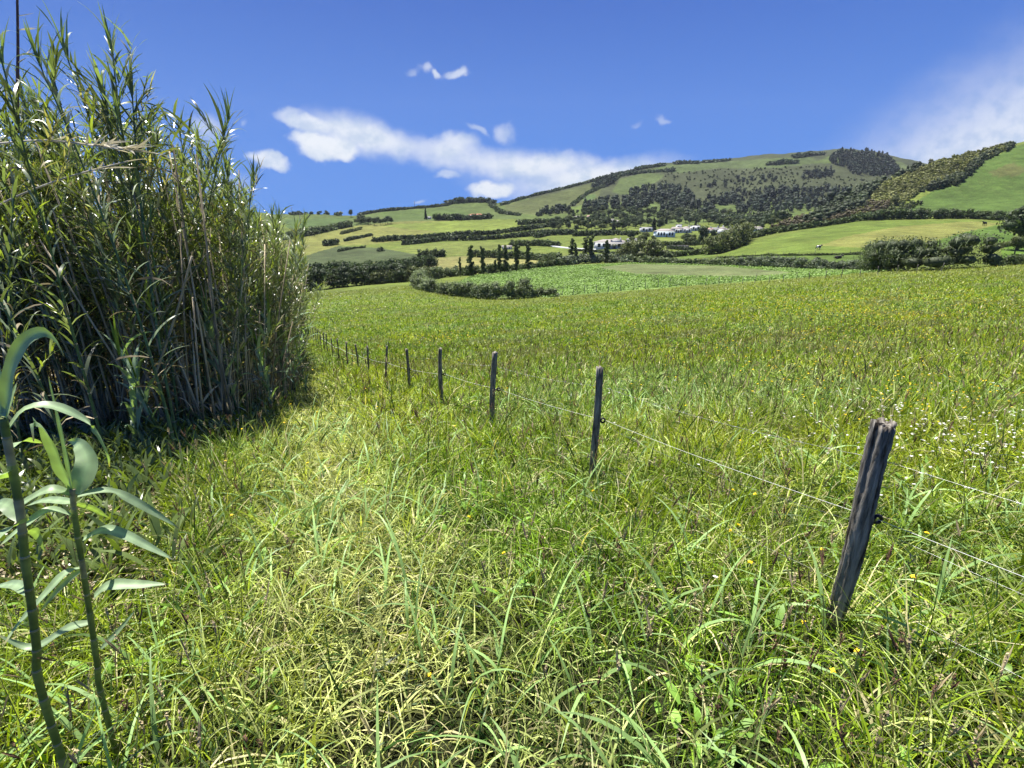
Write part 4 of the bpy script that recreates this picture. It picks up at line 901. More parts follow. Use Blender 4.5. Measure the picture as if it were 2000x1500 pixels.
hedge('shrub line on the slope edge above the straw field', [(665, 458), (690, 452), (704, 448)], 3., 3.5, HOL)
hedge('hedge behind the poplar row, left part', [(918, 502), (970, 504), (1030, 506), (1095, 513)], 5.0, 5, HMID, cane=.5)
hedge('mid valley hedge left of the big villa', [(1000, 481), (1050, 480), (1095, 483)], 4.6, 5, HMID)
hedge('hedge above the villa fields, running to the grey walled house', [(1122, 462), (1180, 460), (1250, 459)], 5.0, 5, HDARK)
hedge('winding hedge left of the tree belt', [(1045, 465), (1075, 460), (1125, 458)], 5, 5, HDARK, seed=4)
hedge('hedge under the tree belt, leftmost', [(1010, 440), (1060, 436), (1110, 434)], 6, 6, HMID)
hedge('broad scrubby hedge descending on the far left hillside', [(545, 470), (580, 464), (620, 456), (650, 449), (682, 443)], 7, 8, HMID)
hedge('small shrubs beside the dark green pasture', [(818, 503), (840, 502), (868, 502)], 4, 4, HDARK, hvar=.5, name='bush', cat='bushes', group='bushes in the far fields')
hedge('small round bush at the tip of the dark green pasture', [(738, 492), (746, 491)], 3.4, 3.4, HDARK, name='bush', cat='bush', group='bushes in the far fields')
hedge('low dark bushes along the top of the dark green pasture', [(660, 492), (690, 486), (712, 484)], 1.6, 2, HDARK, hvar=.5)
hedge('belt of low trees around the red roofed farmhouse', [(848, 430), (880, 431), (915, 430), (960, 427)], 8, 8, HDARK)
hedge('hedge on the crest of the far left hill', [(560, 421), (600, 419), (640, 419), (668, 422)], 8, 9, (.05, .07, .035))
hedge('dark hedge along the left shoulder of the ridge', [(700, 421), (740, 414), (790, 409.5), (850, 405), (875, 402)], 6, 8, (.05, .07, .035))
hedge('dark wooded hump on the skyline left of the mountain', [(868, 402), (895, 397), (925, 395.5), (950, 395.5), (966, 400)], 13, 14, (.045, .065, .032))
hedge('line of bushes down the fold left of the mountain', [(955, 400), (968, 410), (980, 418), (1015, 422)], 7, 8, HDARK)
hedge('long dark hedge climbing the left skyline of the mountain', [(978, 402), (1040, 384), (1100, 370), (1150, 357), (1200, 343), (1240, 334)], 7, 10, (.05, .075, .035))
hedge('skyline hedge block, left of three on the mountain crest', [(1242, 334), (1262, 329), (1300, 324)], 11, 14, (.05, .075, .035))
hedge('skyline hedge block, middle one on the mountain crest', [(1318, 321.5), (1345, 320), (1368, 320)], 11, 14, (.05, .075, .035))
hedge('skyline hedge block, right one on the mountain crest', [(1375, 318.5), (1400, 317), (1426, 314)], 9, 14, (.05, .075, .035))
hedge('dark hedge running level below the mountain crest', [(1210, 345), (1260, 338), (1320, 335)], 9, 12, (.055, .08, .04))
hedge('hedge of dark trees below the summit pasture', [(1500, 323), (1530, 321), (1560, 319)], 12, 14, (.05, .075, .035))
hedge('short dark tree line on the summit shoulder', [(1552, 309), (1585, 305), (1612, 303)], 13, 15, (.045, .07, .035))
hedge('boundary hedge going up the mountain pasture', [(1118, 403), (1135, 388), (1155, 375), (1190, 360), (1210, 345)], 6, 8, HDARK)
hedge('hedge row below the right part of the tree belt', [(1385, 433), (1430, 436), (1480, 437), (1515, 434)], 9, 10, (.055, .08, .04))
hedge('garden hedge in front of the village', [(1398, 462), (1420, 463), (1440, 463)], 2.5, 3, (.035, .055, .025))
hedge('clipped dark hedge wall below the village garden', [(1305, 486), (1330, 488), (1352, 489)], 2.2, 3, (.035, .055, .025), hvar=.05)
hedge('clipped hedge in front of the big villa', [(1120, 490), (1160, 492), (1195, 496), (1228, 498)], 1.5, 2.2, (.04, .06, .028), hvar=.1)
hedge('round olive cane bush behind the silvery hedge', [(1220, 506), (1250, 507), (1280, 506), (1298, 504)], 7.0, 7, HOL, cane=1.0, name='bush', cat='bush', group='bushes in the far fields')
hedge('low leafy hedge between the villa and the round cane bush', [(1298, 505), (1340, 500), (1380, 496)], 2.2, 3, HMID)
hedge('hedge above the two clipped garden hedges', [(1290, 480), (1330, 480), (1375, 478)], 3.2, 4, HMID)
hedge('weedy fence line across the lower grazing field', [(1400, 505), (1500, 499.5), (1600, 499), (1700, 497), (1755, 494)], .5, .6, (.10, .13, .05), hvar=.4)

# ---- trees: a few grown in full, the rest are copies of them
def tree_proto(g, h, kind):
    e = empty('tree'); lim = []
    if kind == 'poplar':
        e.name = 'poplar_tree'; cr = h*.085; n = 15; z = np.linspace(.14, .97, n)*h
        cen = np.stack([g.normal(size=n)*cr*.35, g.normal(size=n)*cr*.35, z], 1); rr = cr*np.sin(np.linspace(.5, 2.75, n))**.5*(.8+.4*g.random(n)); rad = np.stack([rr, rr, np.full(n, h*.055)], 1)
        parts = [leafcloud(cen, rad, 95, .30, A((.09, .115, .045)), g, shell=.2, aspect=2.0, cvar=.35)]
        trunk = tube([(0, 0, -.3), (0, 0, h*.5), (.1, .05, h*.95)], [.22, .12, .03], 7)
    elif kind == 'conifer':
        e.name = 'conifer_tree'; n = 13; t = np.linspace(.1, 1, n); z = t*h; rr = h*.22*(1.08-t)+.15
        cen = np.stack([g.normal(size=n)*.2, g.normal(size=n)*.2, z], 1); rad = np.stack([rr, rr, np.full(n, h*.06)], 1)
        parts = [leafcloud(cen, rad, 70, .6, A((.032, .05, .03)), g, shell=.4, aspect=1.7, cvar=.3), cores(cen, rad, A((.032, .05, .03)), .55, g)]
        trunk = tube([(0, 0, -.3), (0, 0, h*.9)], [.3, .04], 7)
    else:
        n = 13; a = g.random(n)*6.28; rr = h*.30*g.random(n)**.6; z = h*(.42+.42*g.random(n)); tall = kind == 'oval'
        if tall: rr *= .6
        cen = np.stack([np.cos(a)*rr, np.sin(a)*rr, z], 1); cen[0] = (0, 0, h*.80)
        s = h*(.13+.09*g.random(n)); rad = np.stack([s*1.15, s*1.15, s*.85], 1)
        colr = A({'round': (.055, .08, .034), 'olive': (.095, .115, .042), 'oval': (.042, .065, .033)}[kind])
        cc = colr*(.75+.5*g.random((n, 1)))
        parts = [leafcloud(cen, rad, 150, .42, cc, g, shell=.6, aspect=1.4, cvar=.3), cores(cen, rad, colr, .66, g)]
        trunk = tube([(0, 0, -.3), (.05, 0, h*.25), (.1, .1, h*.6)], [.32, .24, .1], 8)
        for k in range(5): lim.append(tube([(.05, 0, h*(.22+.05*k)), tuple(A((.05, 0, h*(.25+.05*k)))*.4+cen[k]*.6), tuple(cen[k])], [.13, .08, .03], 5))
    V, F, Cc = merge(parts); mesh_mixed('crown', V, F, FOL, Cc, e)
    V, F, Cc = merge([trunk]+lim); mesh_mixed('trunk', V, F, BARK, Cc, e); return e
g = np.random.default_rng(77)
TP_ = {k: [tree_proto(g, 10., k) for _ in range(m)] for k, m in (('poplar', 4), ('conifer', 2), ('round', 3), ('olive', 2), ('oval', 2))}
used_t = set()
def plant(kind, px, py, h, label, cat='tree', group=None, wide=1., at=None):
    """the tree stands where its foot is seen at photo pixel (px, py)"""
    i = plant.c = getattr(plant, 'c', 0)+1
    p = TP_[kind][i % len(TP_[kind])]
    if p in used_t: p = copy_tree(p)
    else: used_t.add(p)
    q = hit(px, py)[0] if at is None else at; s = h/10.
    p.location = (q[0], q[1], q[2]-.05); p.rotation_euler = (g.normal()*.03, g.normal()*.03, g.random()*6.28); p.scale = (s*wide, s*wide, s); tag(p, label, cat, group); return p
PG = 'tall slender poplars of the valley row'
for px, by, ty, wd, lab in [(899, 541, 505, .7, 'thin leafless topped poplar sapling, leftmost of the poplar row'), (921, 540, 485, 1.1, 'forked poplar, second from the left in the row'), (944, 537, 486, .85, 'narrow poplar between the forked one and the stumpy one'),
      (966, 535, 509, 1.3, 'short stumpy poplar in the row'), (977, 534, 482, .8, 'narrow poplar, left one of a close pair'), (987, 532, 484, 1.0, 'poplar, right one of the close pair'), (1009, 530, 478, 1.1, 'fullest poplar, standing alone right of the close pair'),
      (1032, 528, 479, 1.0, 'last poplar of the left row, beside the low hedge'), (1115, 516, 470, 1.1, 'poplar left of the big villa, first of the second row'), (1124, 516, 478, .9, 'smaller poplar touching the first of the second row'),
      (1143, 514, 466, 1.1, 'poplar just left of the villa porch, left of a pair'), (1155, 514, 465, 1.25, 'poplar just left of the villa porch, right of a pair'), (1182, 514, 473, 1.1, 'poplar standing in front of the big villa')]:
    q = hit(px, by)[0]; h = (by-ty)/1000*q[1]*1.03; plant('poplar', px, by, h, lab, group=PG, wide=wd)
q = hit(1372, 487)[0]; plant('oval', 1372, 487, .043*q[1], 'broad dark columnar tree below the white village', wide=.75)
q = hit(1391, 480)[0]; plant('oval', 1391, 480, .030*q[1], 'slimmer dark tree right of the broad columnar one', wide=.5)
at = A([.955*158, 158, float(H(.955*158, 158))]); plant('round', 0, 0, 13.5, 'large dark tree at the right edge beside the grazing field', wide=1.0, at=at)
at = A([.952*146, 146, float(H(.952*146, 146))]); plant('olive', 0, 0, 5.0, 'smaller leafy tree below the large dark tree at the right edge', wide=1.1, at=at)
plant('oval', 686, 424, 10, 'lone tree with flat crown silhouetted on the left skyline', wide=.9)
plant('conifer', 832, 429, 11, 'small dark conifer left of the red roofed farmhouse', wide=.8)
plant('conifer', 1695, 398, 7, 'dark conifer at the foot of the scrub slope', wide=1.2)
plant('olive', 1746, 402, 7, 'yellow green round tree at the foot of the scrub slope')
plant('round', 1288, 452, 11, 'dark tree left of the long white building', wide=.8)
plant('conifer', 1277, 451, 10, 'dark conifer beside the small grey walled house', wide=1.1)
# trees of the belt around the village
TG = 'trees of the belt around the village'
labs = {'round': 'rounded dark green tree in the belt above and around the village', 'olive': 'light olive green tree in the belt above and around the village', 'oval': 'tall oval dark tree in the belt above and around the village', 'conifer': 'dark conifer in the belt above and around the village'}
def in_poly_px(poly, n, g, mind):
    xs = [p[0] for p in poly]; ys = [p[1] for p in poly]; out = []; tries = 0
    while len(out) < n and tries < n*60:
        tries += 1; x = min(xs)+g.random()*(max(xs)-min(xs)); y = min(ys)+g.random()*(max(ys)-min(ys))
        if inside(poly, np.array([x]), np.array([y]))[0] and all(abs(x-a)/1.7+abs(y-b)/.8 > mind for a, b in out): out.append((x, y))
    return out
BELT = [([(1060, 443), (1120, 430), (1200, 425), (1290, 428), (1380, 432), (1385, 440), (1300, 441), (1250, 447), (1200, 452), (1120, 453), (1080, 452)], 95, 4.2, .42),
        ([(1110, 418), (1180, 410), (1260, 414), (1340, 418), (1430, 420), (1430, 430), (1300, 427), (1200, 424), (1120, 428)], 60, 4.2, .3),
        ([(1395, 440), (1440, 441), (1500, 441), (1530, 438), (1480, 452), (1460, 458), (1400, 449)], 22, 4.5, .5),
        ([(1225, 470), (1260, 462), (1280, 470), (1275, 478), (1240, 480)], 7, 5, .7), ([(1330, 470), (1362, 476), (1362, 484), (1340, 482)], 5, 5, .8), ([(690, 441), (765, 440), (768, 436), (700, 434)], 16, 4.2, .1), ([(1130, 440), (1180, 437), (1240, 438), (1240, 446), (1130, 448)], 14, 4, .3)]
for poly, n, md, ol in BELT:
    pts = in_poly_px(poly, n, g, md); W_ = hit([p[0] for p in pts], [p[1] for p in pts])
    for (px, py), q in zip(pts, W_):
        r = g.random(); kind = 'olive' if r < ol*.6 else ('conifer' if r > .92 else ('oval' if r > .8 else 'round'))
        h = (4.8+4.0*g.random())*(.85 if q[1] < 450 else 1.05); plant(kind, px, py, h, labs[kind] if poly[0][0] > 800 else labs[kind].replace('in the belt above and around the village', 'in the small wood on the left slope'), group=TG if poly[0][0] > 800 else 'trees of the small left wood', at=q, wide=1.05)
# woods far up the mountain: read as one mass each
def wood(label, poly, n, hgt, col, seed, name='wood', conif=.3):
    g = np.random.default_rng(seed); xs = A([p[0] for p in poly]); ys = A([p[1] for p in poly]); X = []; Yp = []
    while len(X) < n:
        x = xs.min()+g.random(n)*(xs.max()-xs.min()); y = ys.min()+g.random(n)*(ys.max()-ys.min()); k = inside(poly, x, y); X += list(x[k]); Yp += list(y[k])
    q = hit(X[:n], Yp[:n]); q = q[q[:, 3] > .5]; n = len(q); h = hgt*(.45+1.05*g.random(n)**1.3); con = g.random(n) < conif
    tone = (.75+.5*g.random((n, 1)))*(1+.25*wav(q[:, 0], q[:, 1], 90, .8))[:, None]; cc = A(col)*tone; cc[con] *= .72
    Y = q[:, 1]; leaf = Y*.0024
    r = h*np.where(con, .22, .42)
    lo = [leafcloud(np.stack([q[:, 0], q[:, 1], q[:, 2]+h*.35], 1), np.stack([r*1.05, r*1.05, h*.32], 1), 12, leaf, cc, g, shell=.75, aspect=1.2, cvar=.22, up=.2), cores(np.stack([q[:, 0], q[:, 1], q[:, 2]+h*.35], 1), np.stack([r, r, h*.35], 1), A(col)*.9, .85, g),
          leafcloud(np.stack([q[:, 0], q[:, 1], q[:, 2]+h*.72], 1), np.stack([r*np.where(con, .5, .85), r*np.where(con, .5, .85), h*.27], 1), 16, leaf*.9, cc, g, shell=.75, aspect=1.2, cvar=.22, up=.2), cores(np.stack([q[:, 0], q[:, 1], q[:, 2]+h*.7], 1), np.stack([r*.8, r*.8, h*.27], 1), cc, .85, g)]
    V, F, Cc = merge(lo); o = mesh_mixed(name, V, F, FOL, Cc); tag(o, label, 'woodland' if name == 'wood' else 'scrub', kind='stuff'); return o
WC = (.038, .056, .034)
wood('dark mixed wood on the lower left of the mountain above the village', [(1135, 420), (1140, 400), (1180, 392), (1215, 392), (1235, 372), (1265, 366), (1320, 364), (1345, 375), (1360, 392), (1365, 410), (1330, 416), (1292, 416), (1288, 400), (1268, 397), (1255, 413), (1200, 410)], 480, 8, WC, 1)
wood('dark mixed wood on the lower right of the mountain', [(1360, 425), (1362, 398), (1400, 385), (1440, 372), (1470, 380), (1500, 372), (1560, 368), (1600, 372), (1650, 372), (1660, 385), (1600, 410), (1540, 415), (1440, 420), (1440, 400), (1405, 402), (1400, 425)], 430, 8.5, WC, 2, conif=.4)
wood('rows of light green orchard trees between the mountain woods', [(1290, 425), (1292, 412), (1362, 412), (1440, 420), (1550, 424), (1540, 432), (1400, 432), (1300, 430)], 150, 6, (.07, .09, .04), 3, conif=.1)
wood('dense dark plantation covering the right of the summit', [(1612, 318), (1625, 308), (1638, 296), (1690, 297), (1730, 306), (1748, 322), (1758, 340), (1720, 345), (1668, 341), (1650, 328)], 620, 8, (.028, .044, .030), 4, conif=.8)
wood('small dark wood on the slope left of the summit plantation', [(1565, 350), (1575, 338), (1600, 334), (1625, 332), (1632, 342), (1600, 350)], 60, 7, (.028, .044, .030), 5, conif=.6)
wood('scattered dark trees across the middle of the mountain', [(1360, 368), (1375, 355), (1430, 352), (1500, 345), (1530, 352), (1480, 362), (1420, 366)], 34, 7, WC, 6)
wood('dark wood in the upper left mountain pasture', [(1153, 369), (1165, 352), (1195, 343), (1208, 344), (1195, 362)], 70, 7, (.04, .06, .035), 7)
wood('bushes on the left foot of the mountain', [(1045, 423), (1055, 415), (1085, 405), (1110, 402), (1112, 415), (1080, 421)], 50, 6, WC, 8)
wood('low heath and gorse scrub across the upper mountain', [(1260, 370), (1290, 340), (1400, 332), (1500, 328), (1600, 325), (1640, 345), (1700, 350), (1690, 365), (1600, 368), (1480, 375), (1400, 382), (1340, 362)], 330, 1.8, (.082, .10, .048), 9, 'scrub', conif=0)
# the bushy spur coming down from the right
wood('wind combed bushes covering the spur that drops from the right', [(1640, 425), (1700, 392), (1710, 372), (1740, 352), (1800, 330), (1870, 304), (1940, 284), (1985, 272), (1992, 278), (1950, 300), (1905, 318), (1880, 340), (1860, 356), (1800, 372), (1770, 396), (1740, 405), (1690, 424)], 2300, 2.3, (.18, .19, .065), 10, 'scrub', conif=0)
wood('dark low trees painting the shade along the lower edge of the bushy spur', [(1875, 345), (1890, 325), (1920, 308), (1980, 284), (1975, 292), (1925, 315), (1895, 340), (1870, 362), (1820, 372), (1790, 378), (1830, 360)], 190, 3.6, (.07, .09, .04), 11, conif=0)  # darker crowns added here stand in for the bushes' shade
wood('dark evergreen trees on the nose of the spur', [(1560, 442), (1590, 425), (1640, 395), (1690, 368), (1740, 350), (1800, 328), (1815, 326), (1770, 345), (1725, 362), (1700, 385), (1690, 412), (1640, 424), (1600, 440)], 300, 5, (.06, .08, .038), 12, conif=.15)
wood('brownish bracken and gorse at the foot of the spur nose', [(1500, 450), (1560, 430), (1640, 410), (1690, 400), (1750, 398), (1720, 420), (1640, 432), (1560, 446)], 380, 3.0, (.095, .08, .045), 13, 'scrub', conif=0)
wood('bare topped wind bent trees on the skyline of the spur', [(1815, 322), (1870, 302), (1940, 278), (1985, 266), (1990, 272), (1940, 284), (1870, 306)], 110, 3, (.11, .115, .06), 14, 'scrub', conif=.3)
wood('low olive bushes on the upper grass hill', [(1700, 425), (1740, 410), (1790, 395), (1810, 396), (1780, 410), (1740, 425)], 60, 2.5, (.08, .1, .035), 15, 'scrub', conif=0)
# crop plants: too many to count
g = np.random.default_rng(6)
cp = poly_px(FIELDS[5][0]); n = 42000; x = cp[:, 0].min()+g.random(n)*np.ptp(cp[:, 0]); y = cp[:, 1].min()+g.random(n)*np.ptp(cp[:, 1])
fp = poly_px(FIELDS[6][0]); k = inside(cp, x, y) & ~inside(fp, x, y); x, y = x[k], y[k]
y = y+.0*x; row = np.round((y*.8-x*.6)/1.5)*1.5; dlt = row-(y*.8-x*.6); x = x-.6*dlt*.7; y = y+.8*dlt*.7
cc = A((.20, .30, .085))*(.85+.3*g.random((len(x), 1)))*(1+.18*wav(x, y, 14, .2))[:, None]
V, F, Cc = leafcloud(np.stack([x, y, H(x, y)+.16], 1), np.full((len(x), 3), .30), 3, .24, cc, g, shell=.2, aspect=1.5, outward=.4, up=.9)
o = mesh_np('crop', V, F, FOL, Cc); tag(o, 'bright green leafy crop filling the field beyond the meadow', 'crop', kind='stuff')

# ------------------------------------------------------------------ houses
def plaster(name, c): return solid_mat(name, c, .85, .08, 1.5, .2)
WHITE = plaster('white_render', (.62, .63, .63)); GREYW = plaster('grey_render', (.5, .51, .5)); WHITE_SHADED = plaster('shaded_white_render', (.66, .74, .78)); TEAL = plaster('pale_teal_render', (.5, .66, .64))  # pale blue render: bluish shade put into the colour of white walls
RED = solid_mat('clay_tiles', (.30, .12, .07), .85, .25, 3.); PINK = solid_mat('faded_pink_tiles', (.36, .24, .20), .85, .15, 3.); PALE = solid_mat('pale_roof_sheets', (.25, .225, .21), .7, .12, 2.); GREYR = solid_mat('grey_roof', (.19, .19, .19), .8, .15, 2.)
GLASS = solid_mat('window_glass', (.03, .04, .05), .08, .2, 2., .6); DOORM = solid_mat('dark_door_paint', (.10, .075, .055), .6, .2, 3.); STONE = solid_mat('basalt_wall', (.07, .07, .068), .95, .4, 2., .1, .5)
def bx(x0, x1, y0, y1, z0, z1):
    V = A([(x, y, z) for x in (x0, x1) for y in (y0, y1) for z in (z0, z1)])
    return V, np.array([(0, 1, 3, 2), (4, 6, 7, 5), (0, 4, 5, 1), (2, 3, 7, 6), (0, 2, 6, 4), (1, 5, 7, 3)]), np.ones((8, 3))
def roof_geo(w, d, h0, rise, kind, ov=.35):
    x, y = w/2+ov, d/2+ov; r = .0 if kind == 'gable' else min(x, y)*.95
    if kind == 'flat': return bx(-x+.2, x-.2, -y+.2, y-.2, h0+.003, h0+.35)
    B = [(-x, -y, h0), (x, -y, h0), (x, y, h0), (-x, y, h0)]; L = x-r if kind == 'hip' else x
    T = [(-L, 0, h0+rise), (L, 0, h0+rise)]; Bl = [(a, b, c-.14) for a, b, c in B]
    V = A(B+T+Bl); F = np.array([(0, 1, 5, 4), (2, 3, 4, 5), (1, 2, 5, 1), (3, 0, 4, 3), (7, 6, 9, 8), (0, 6, 7, 1), (1, 7, 8, 2), (2, 8, 9, 3), (3, 9, 6, 0)])
    return V, F, np.ones((len(V), 3))
def house(label, px, py, wpx, hpx, wall, roof, kind='gable', rz=0., wins=3, chim=True, depth=8., wings=(), cat='house', name='house'):
    q = hit(px, py)[0]; Y = q[1]; W = wpx/1000*Y; Hh = hpx/1000*Y; rise = {'gable': .32, 'hip': .30, 'flat': .0}[kind]*Hh; h = Hh-rise if kind != 'flat' else Hh-.35
    D = min(depth, W*.95); y_off = D/2
    e = empty(name, (q[0], q[1]+y_off, q[2]), rz+math.atan2(-q[0], q[1])*.5)
    ws = [bx(-W/2, W/2, -D/2, D/2, -1.5, h)]
    if kind == 'gable':
        for s in (-1, 1):
            xx = s*(W/2-.003); V = A([(xx, -D/2, h-.01), (xx, D/2, h-.01), (xx, 0, h+rise*.9), (xx-s*.2, 0, h+rise*.9)]); ws.append((V, np.array([(0, 1, 2, 0)]), np.ones((4, 3))))
    V, F, Cc = merge(ws); mesh_mixed('wall', V, F, wall, Cc, e)
    V, F, Cc = roof_geo(W, D, h+.003, rise, kind); r = mesh_mixed('roof', V, F, roof, Cc, e)
    if chim:
        V, F, Cc = merge([bx(W*.25-.35, W*.25+.35, -.5, .2, h+rise*.3, h+rise+.9), bx(W*.25-.45, W*.25+.45, -.6, .3, h+rise+.9, h+rise+1.05)]); mesh_mixed('chimney', V, F, wall, Cc, r)
    ww = min(1.6, W/(wins+1)*.5); slots = np.linspace(-W/2, W/2, wins+3)[1:-1]; dslot = len(slots)//2
    for k, xw in enumerate(slots):
        if k == dslot:
            V, F, Cc = bx(xw-.5, xw+.5, -D/2-.06, -D/2-.004, 0, min(2.1, h*.8)); mesh_mixed('door', V, F, DOORM, Cc, e); continue
        z0 = h*.28; z1 = h*.80; V, F, Cc = bx(xw-ww/2, xw+ww/2, -D/2-.04, -D/2-.004, z0, z1); w = mesh_mixed('window', V, F, GLASS, Cc, e)
        t = .09; V, F, Cc = merge([bx(xw-ww/2-t, xw-ww/2-.002, -D/2-.07, -D/2-.004, z0-t, z1+t), bx(xw+ww/2+.002, xw+ww/2+t, -D/2-.07, -D/2-.004, z0-t, z1+t), bx(xw-ww/2, xw+ww/2, -D/2-.072, -D/2-.004, z1+.002, z1+t), bx(xw-ww/2-.05, xw+ww/2+.05, -D/2-.12, -D/2-.004, z0-t, z0-.002)]); mesh_mixed('frame', V, F, WHITE, Cc, w)
    for (x0, x1, y0, z1, wm, rm) in wings:
        V, F, Cc = bx(x0*W, x1*W, -D/2-y0, -D/2-.01, -1.5, z1*h); mesh_mixed('wing', V, F, wm, Cc, e)
        V, F, Cc = bx(x0*W-.3, x1*W+.3, -D/2-y0-.3, -D/2-.02, z1*h+.003, z1*h+.3); mesh_mixed('wing_roof', V, F, rm, Cc, e)
    tag(e, label, cat, 'houses of the valley'); return e
v = house('large pale villa with a columned porch and several hipped roofs', 1197, 486, 66, 17, WHITE, PALE, 'hip', -.05, 5, True, 11.)
_W = 66/1000*(v.location.y-5.5); _h = 17/1000*(v.location.y-5.5)*.62
tw = [bx(-_W*.02, _W*.26, -4.5, 3.5, _h-.2, _h+1.7)]; V, F, Cc = merge(tw); mesh_mixed('upper_wall', V, F, WHITE, Cc, v)
V, F, Cc = roof_geo(_W*.28, 8., _h+1.703, 1.1, 'hip'); V = V+A([_W*.12, -.5, 0]); mesh_mixed('upper_roof', V, F, PALE, Cc, v)
for k in range(6):
    V, F, Cc = tube([(-_W*.15+k*_W*.085, -8.2, -.5), (-_W*.15+k*_W*.085, -8.2, _h*.86)], .16, 8); mesh_mixed('porch_column', V, F, STONE, Cc, v)
V, F, Cc = bx(-_W*.2, _W*.34, -8.7, -5.51, _h*.86+.003, _h*.86+.28); mesh_mixed('porch_roof', V, F, PALE, Cc, v)
house('low left wing of villa, white walled outbuilding behind the poplars', 1170, 487, 14, 12, WHITE_SHADED, PALE, 'hip', .1, 1, False)
house('small grey walled house beside a dark conifer', 1264, 453, 22, 9, GREYW, PALE, 'flat', 0, 2, False)
house('long low white building, its shade painted pale blue, with shallow roof, leftmost of the village front', 1300, 463, 36, 15, WHITE_SHADED, PALE, 'hip', .08, 5, False)
house('white gabled house just right of the long white building', 1324, 455, 17, 11, WHITE, PALE, 'gable', .3, 2)
house('small square white upper storey rising behind the gabled house', 1327, 449, 10, 10, WHITE, PALE, 'flat', 0, 1, False)
house('wide white house with pale hip roof in the village middle', 1342, 455, 20, 12, WHITE, PALE, 'hip', -.1, 3)
house('flat roofed white house left of the dark columnar tree', 1360, 451, 16, 10, WHITE, GREYR, 'flat', 0, 2)
house('small white house peeping right of the dark columnar tree', 1386, 455, 12, 9, WHITE, PINK, 'gable', .2, 1)
house('grey roofed white house, left in the right village row', 1400, 453, 14, 8, GREYW, GREYR, 'gable', .1, 2)
house('tall white gable fronted house in the right village row', 1413, 456, 15, 12, WHITE, PALE, 'gable', 1.2, 1)
house('low white house with wide pale roof in the right village row', 1430, 456, 18, 10, WHITE, PALE, 'hip', .1, 3)
house('grey and white house at the right end of the village row', 1448, 454, 17, 9, GREYW, PALE, 'gable', -.1, 3, False)
house('white gable peeking over the hedge right of the village', 1479, 452, 19, 9, WHITE, PALE, 'gable', .5, 2, False)
house('pale teal house on the left edge of the tree belt', 1129, 430, 17, 8, TEAL, PALE, 'hip', 0, 3, False)
house('small house with faded pink roof among the belt trees', 1156, 428, 14, 7, WHITE, PINK, 'gable', .2, 2, False)
house('low house with long pale roof below the mountain wood', 1190, 435, 19, 7, GREYW, PALE, 'gable', -.1, 3, False)
house('tiny white house right of the low pale roofed one', 1206, 436, 10, 6, WHITE, PALE, 'hip', 0, 1, False)
house('red roofed farmhouse on the far left ridge', 930, 426, 28, 8, WHITE, RED, 'hip', -.1, 5, False)
house('small white shed left of the red roofed farmhouse', 838, 428, 7, 5, WHITE, GREYR, 'gable', 0, 1, False)
house('pale roofed barn left of the mid valley hedge', 990, 487, 18, 7, GREYW, PALE, 'gable', 0, 2, False, cat='barn', name='barn')
house('open sided pale barn right of the big villa', 1240, 474, 22, 8, GREYW, GREYR, 'gable', .2, 2, False, cat='barn', name='barn')
def garden_wall(label, pts, h, t, mat):
    P = path_on_ground(pts, 4.)[:, :3]; d = np.gradient(P[:, :2], axis=0); d /= np.linalg.norm(d, axis=1)[:, None]; nrm = np.stack([-d[:, 1], d[:, 0]], 1)*t/2
    a, b = P[:, :2]-nrm, P[:, :2]+nrm; z0, z1 = P[:, 2:3]-.8, P[:, 2:3]+h
    V = np.stack([np.hstack([a, z0]), np.hstack([b, z0]), np.hstack([b, z1]), np.hstack([a, z1])], 1).reshape(-1, 3); n = len(P); i = np.arange(n*4).reshape(n, 4); j = np.roll(i, -1, 1)
    F = np.stack([i[:-1], j[:-1], j[1:], i[1:]], -1).reshape(-1, 4); F = np.vstack([F, i[:1], i[-1:, ::-1]])
    o = mesh_np('garden_wall', V, F, mat); tag(o, label, 'wall', 'walls in the valley')
garden_wall('long white garden wall left of the big villa', [(1076, 482), (1110, 486), (1140, 488), (1164, 489)], .9, .3, WHITE)
garden_wall('white wall running right from the big villa', [(1228, 481), (1245, 480), (1262, 478)], .9, .3, WHITE)
garden_wall('dark basalt terrace wall below the round garden hedges', [(1302, 484), (1325, 483), (1345, 483)], 1.2, .5, STONE)
garden_wall('dark stone wall in front of the right village row', [(1398, 458), (1425, 459), (1442, 458)], 1.2, .5, STONE)

# ------------------------------------------------------------------ cows
HIDE = bpy.data.materials.new('cow_hide'); HIDE.use_nodes = True
_nt = HIDE.node_tree; _b = _nt.nodes['Principled BSDF']; _b.inputs['Roughness'].default_value = .75
_tc = _nt.nodes.new('ShaderNodeTexCoord'); _n = _nt.nodes.new('ShaderNodeTexNoise'); _n.inputs['Scale'].default_value = 1.35; _n.inputs['Detail'].default_value = 1.5; _nt.links.new(_tc.outputs['Object'], _n.inputs[0])
_cr = _nt.nodes.new('ShaderNodeValToRGB'); _cr.color_ramp.elements[0].position = .50; _cr.color_ramp.elements[1].position = .53; _cr.color_ramp.elements[0].color = (.015, .013, .012, 1); _cr.color_ramp.elements[1].color = (.72, .69, .64, 1)
_nt.links.new(_n.outputs[0], _cr.inputs[0]); _nt.links.new(_cr.outputs[0], _b.inputs['Base Color'])
BLACKH = solid_mat('black_hide', (.022, .019, .017), .7, .3, 3.); BROWNH = solid_mat('dark_brown_hide', (.05, .032, .022), .7, .3, 3.); HORN = solid_mat('horn', (.5, .45, .36), .5, .1, 5.)
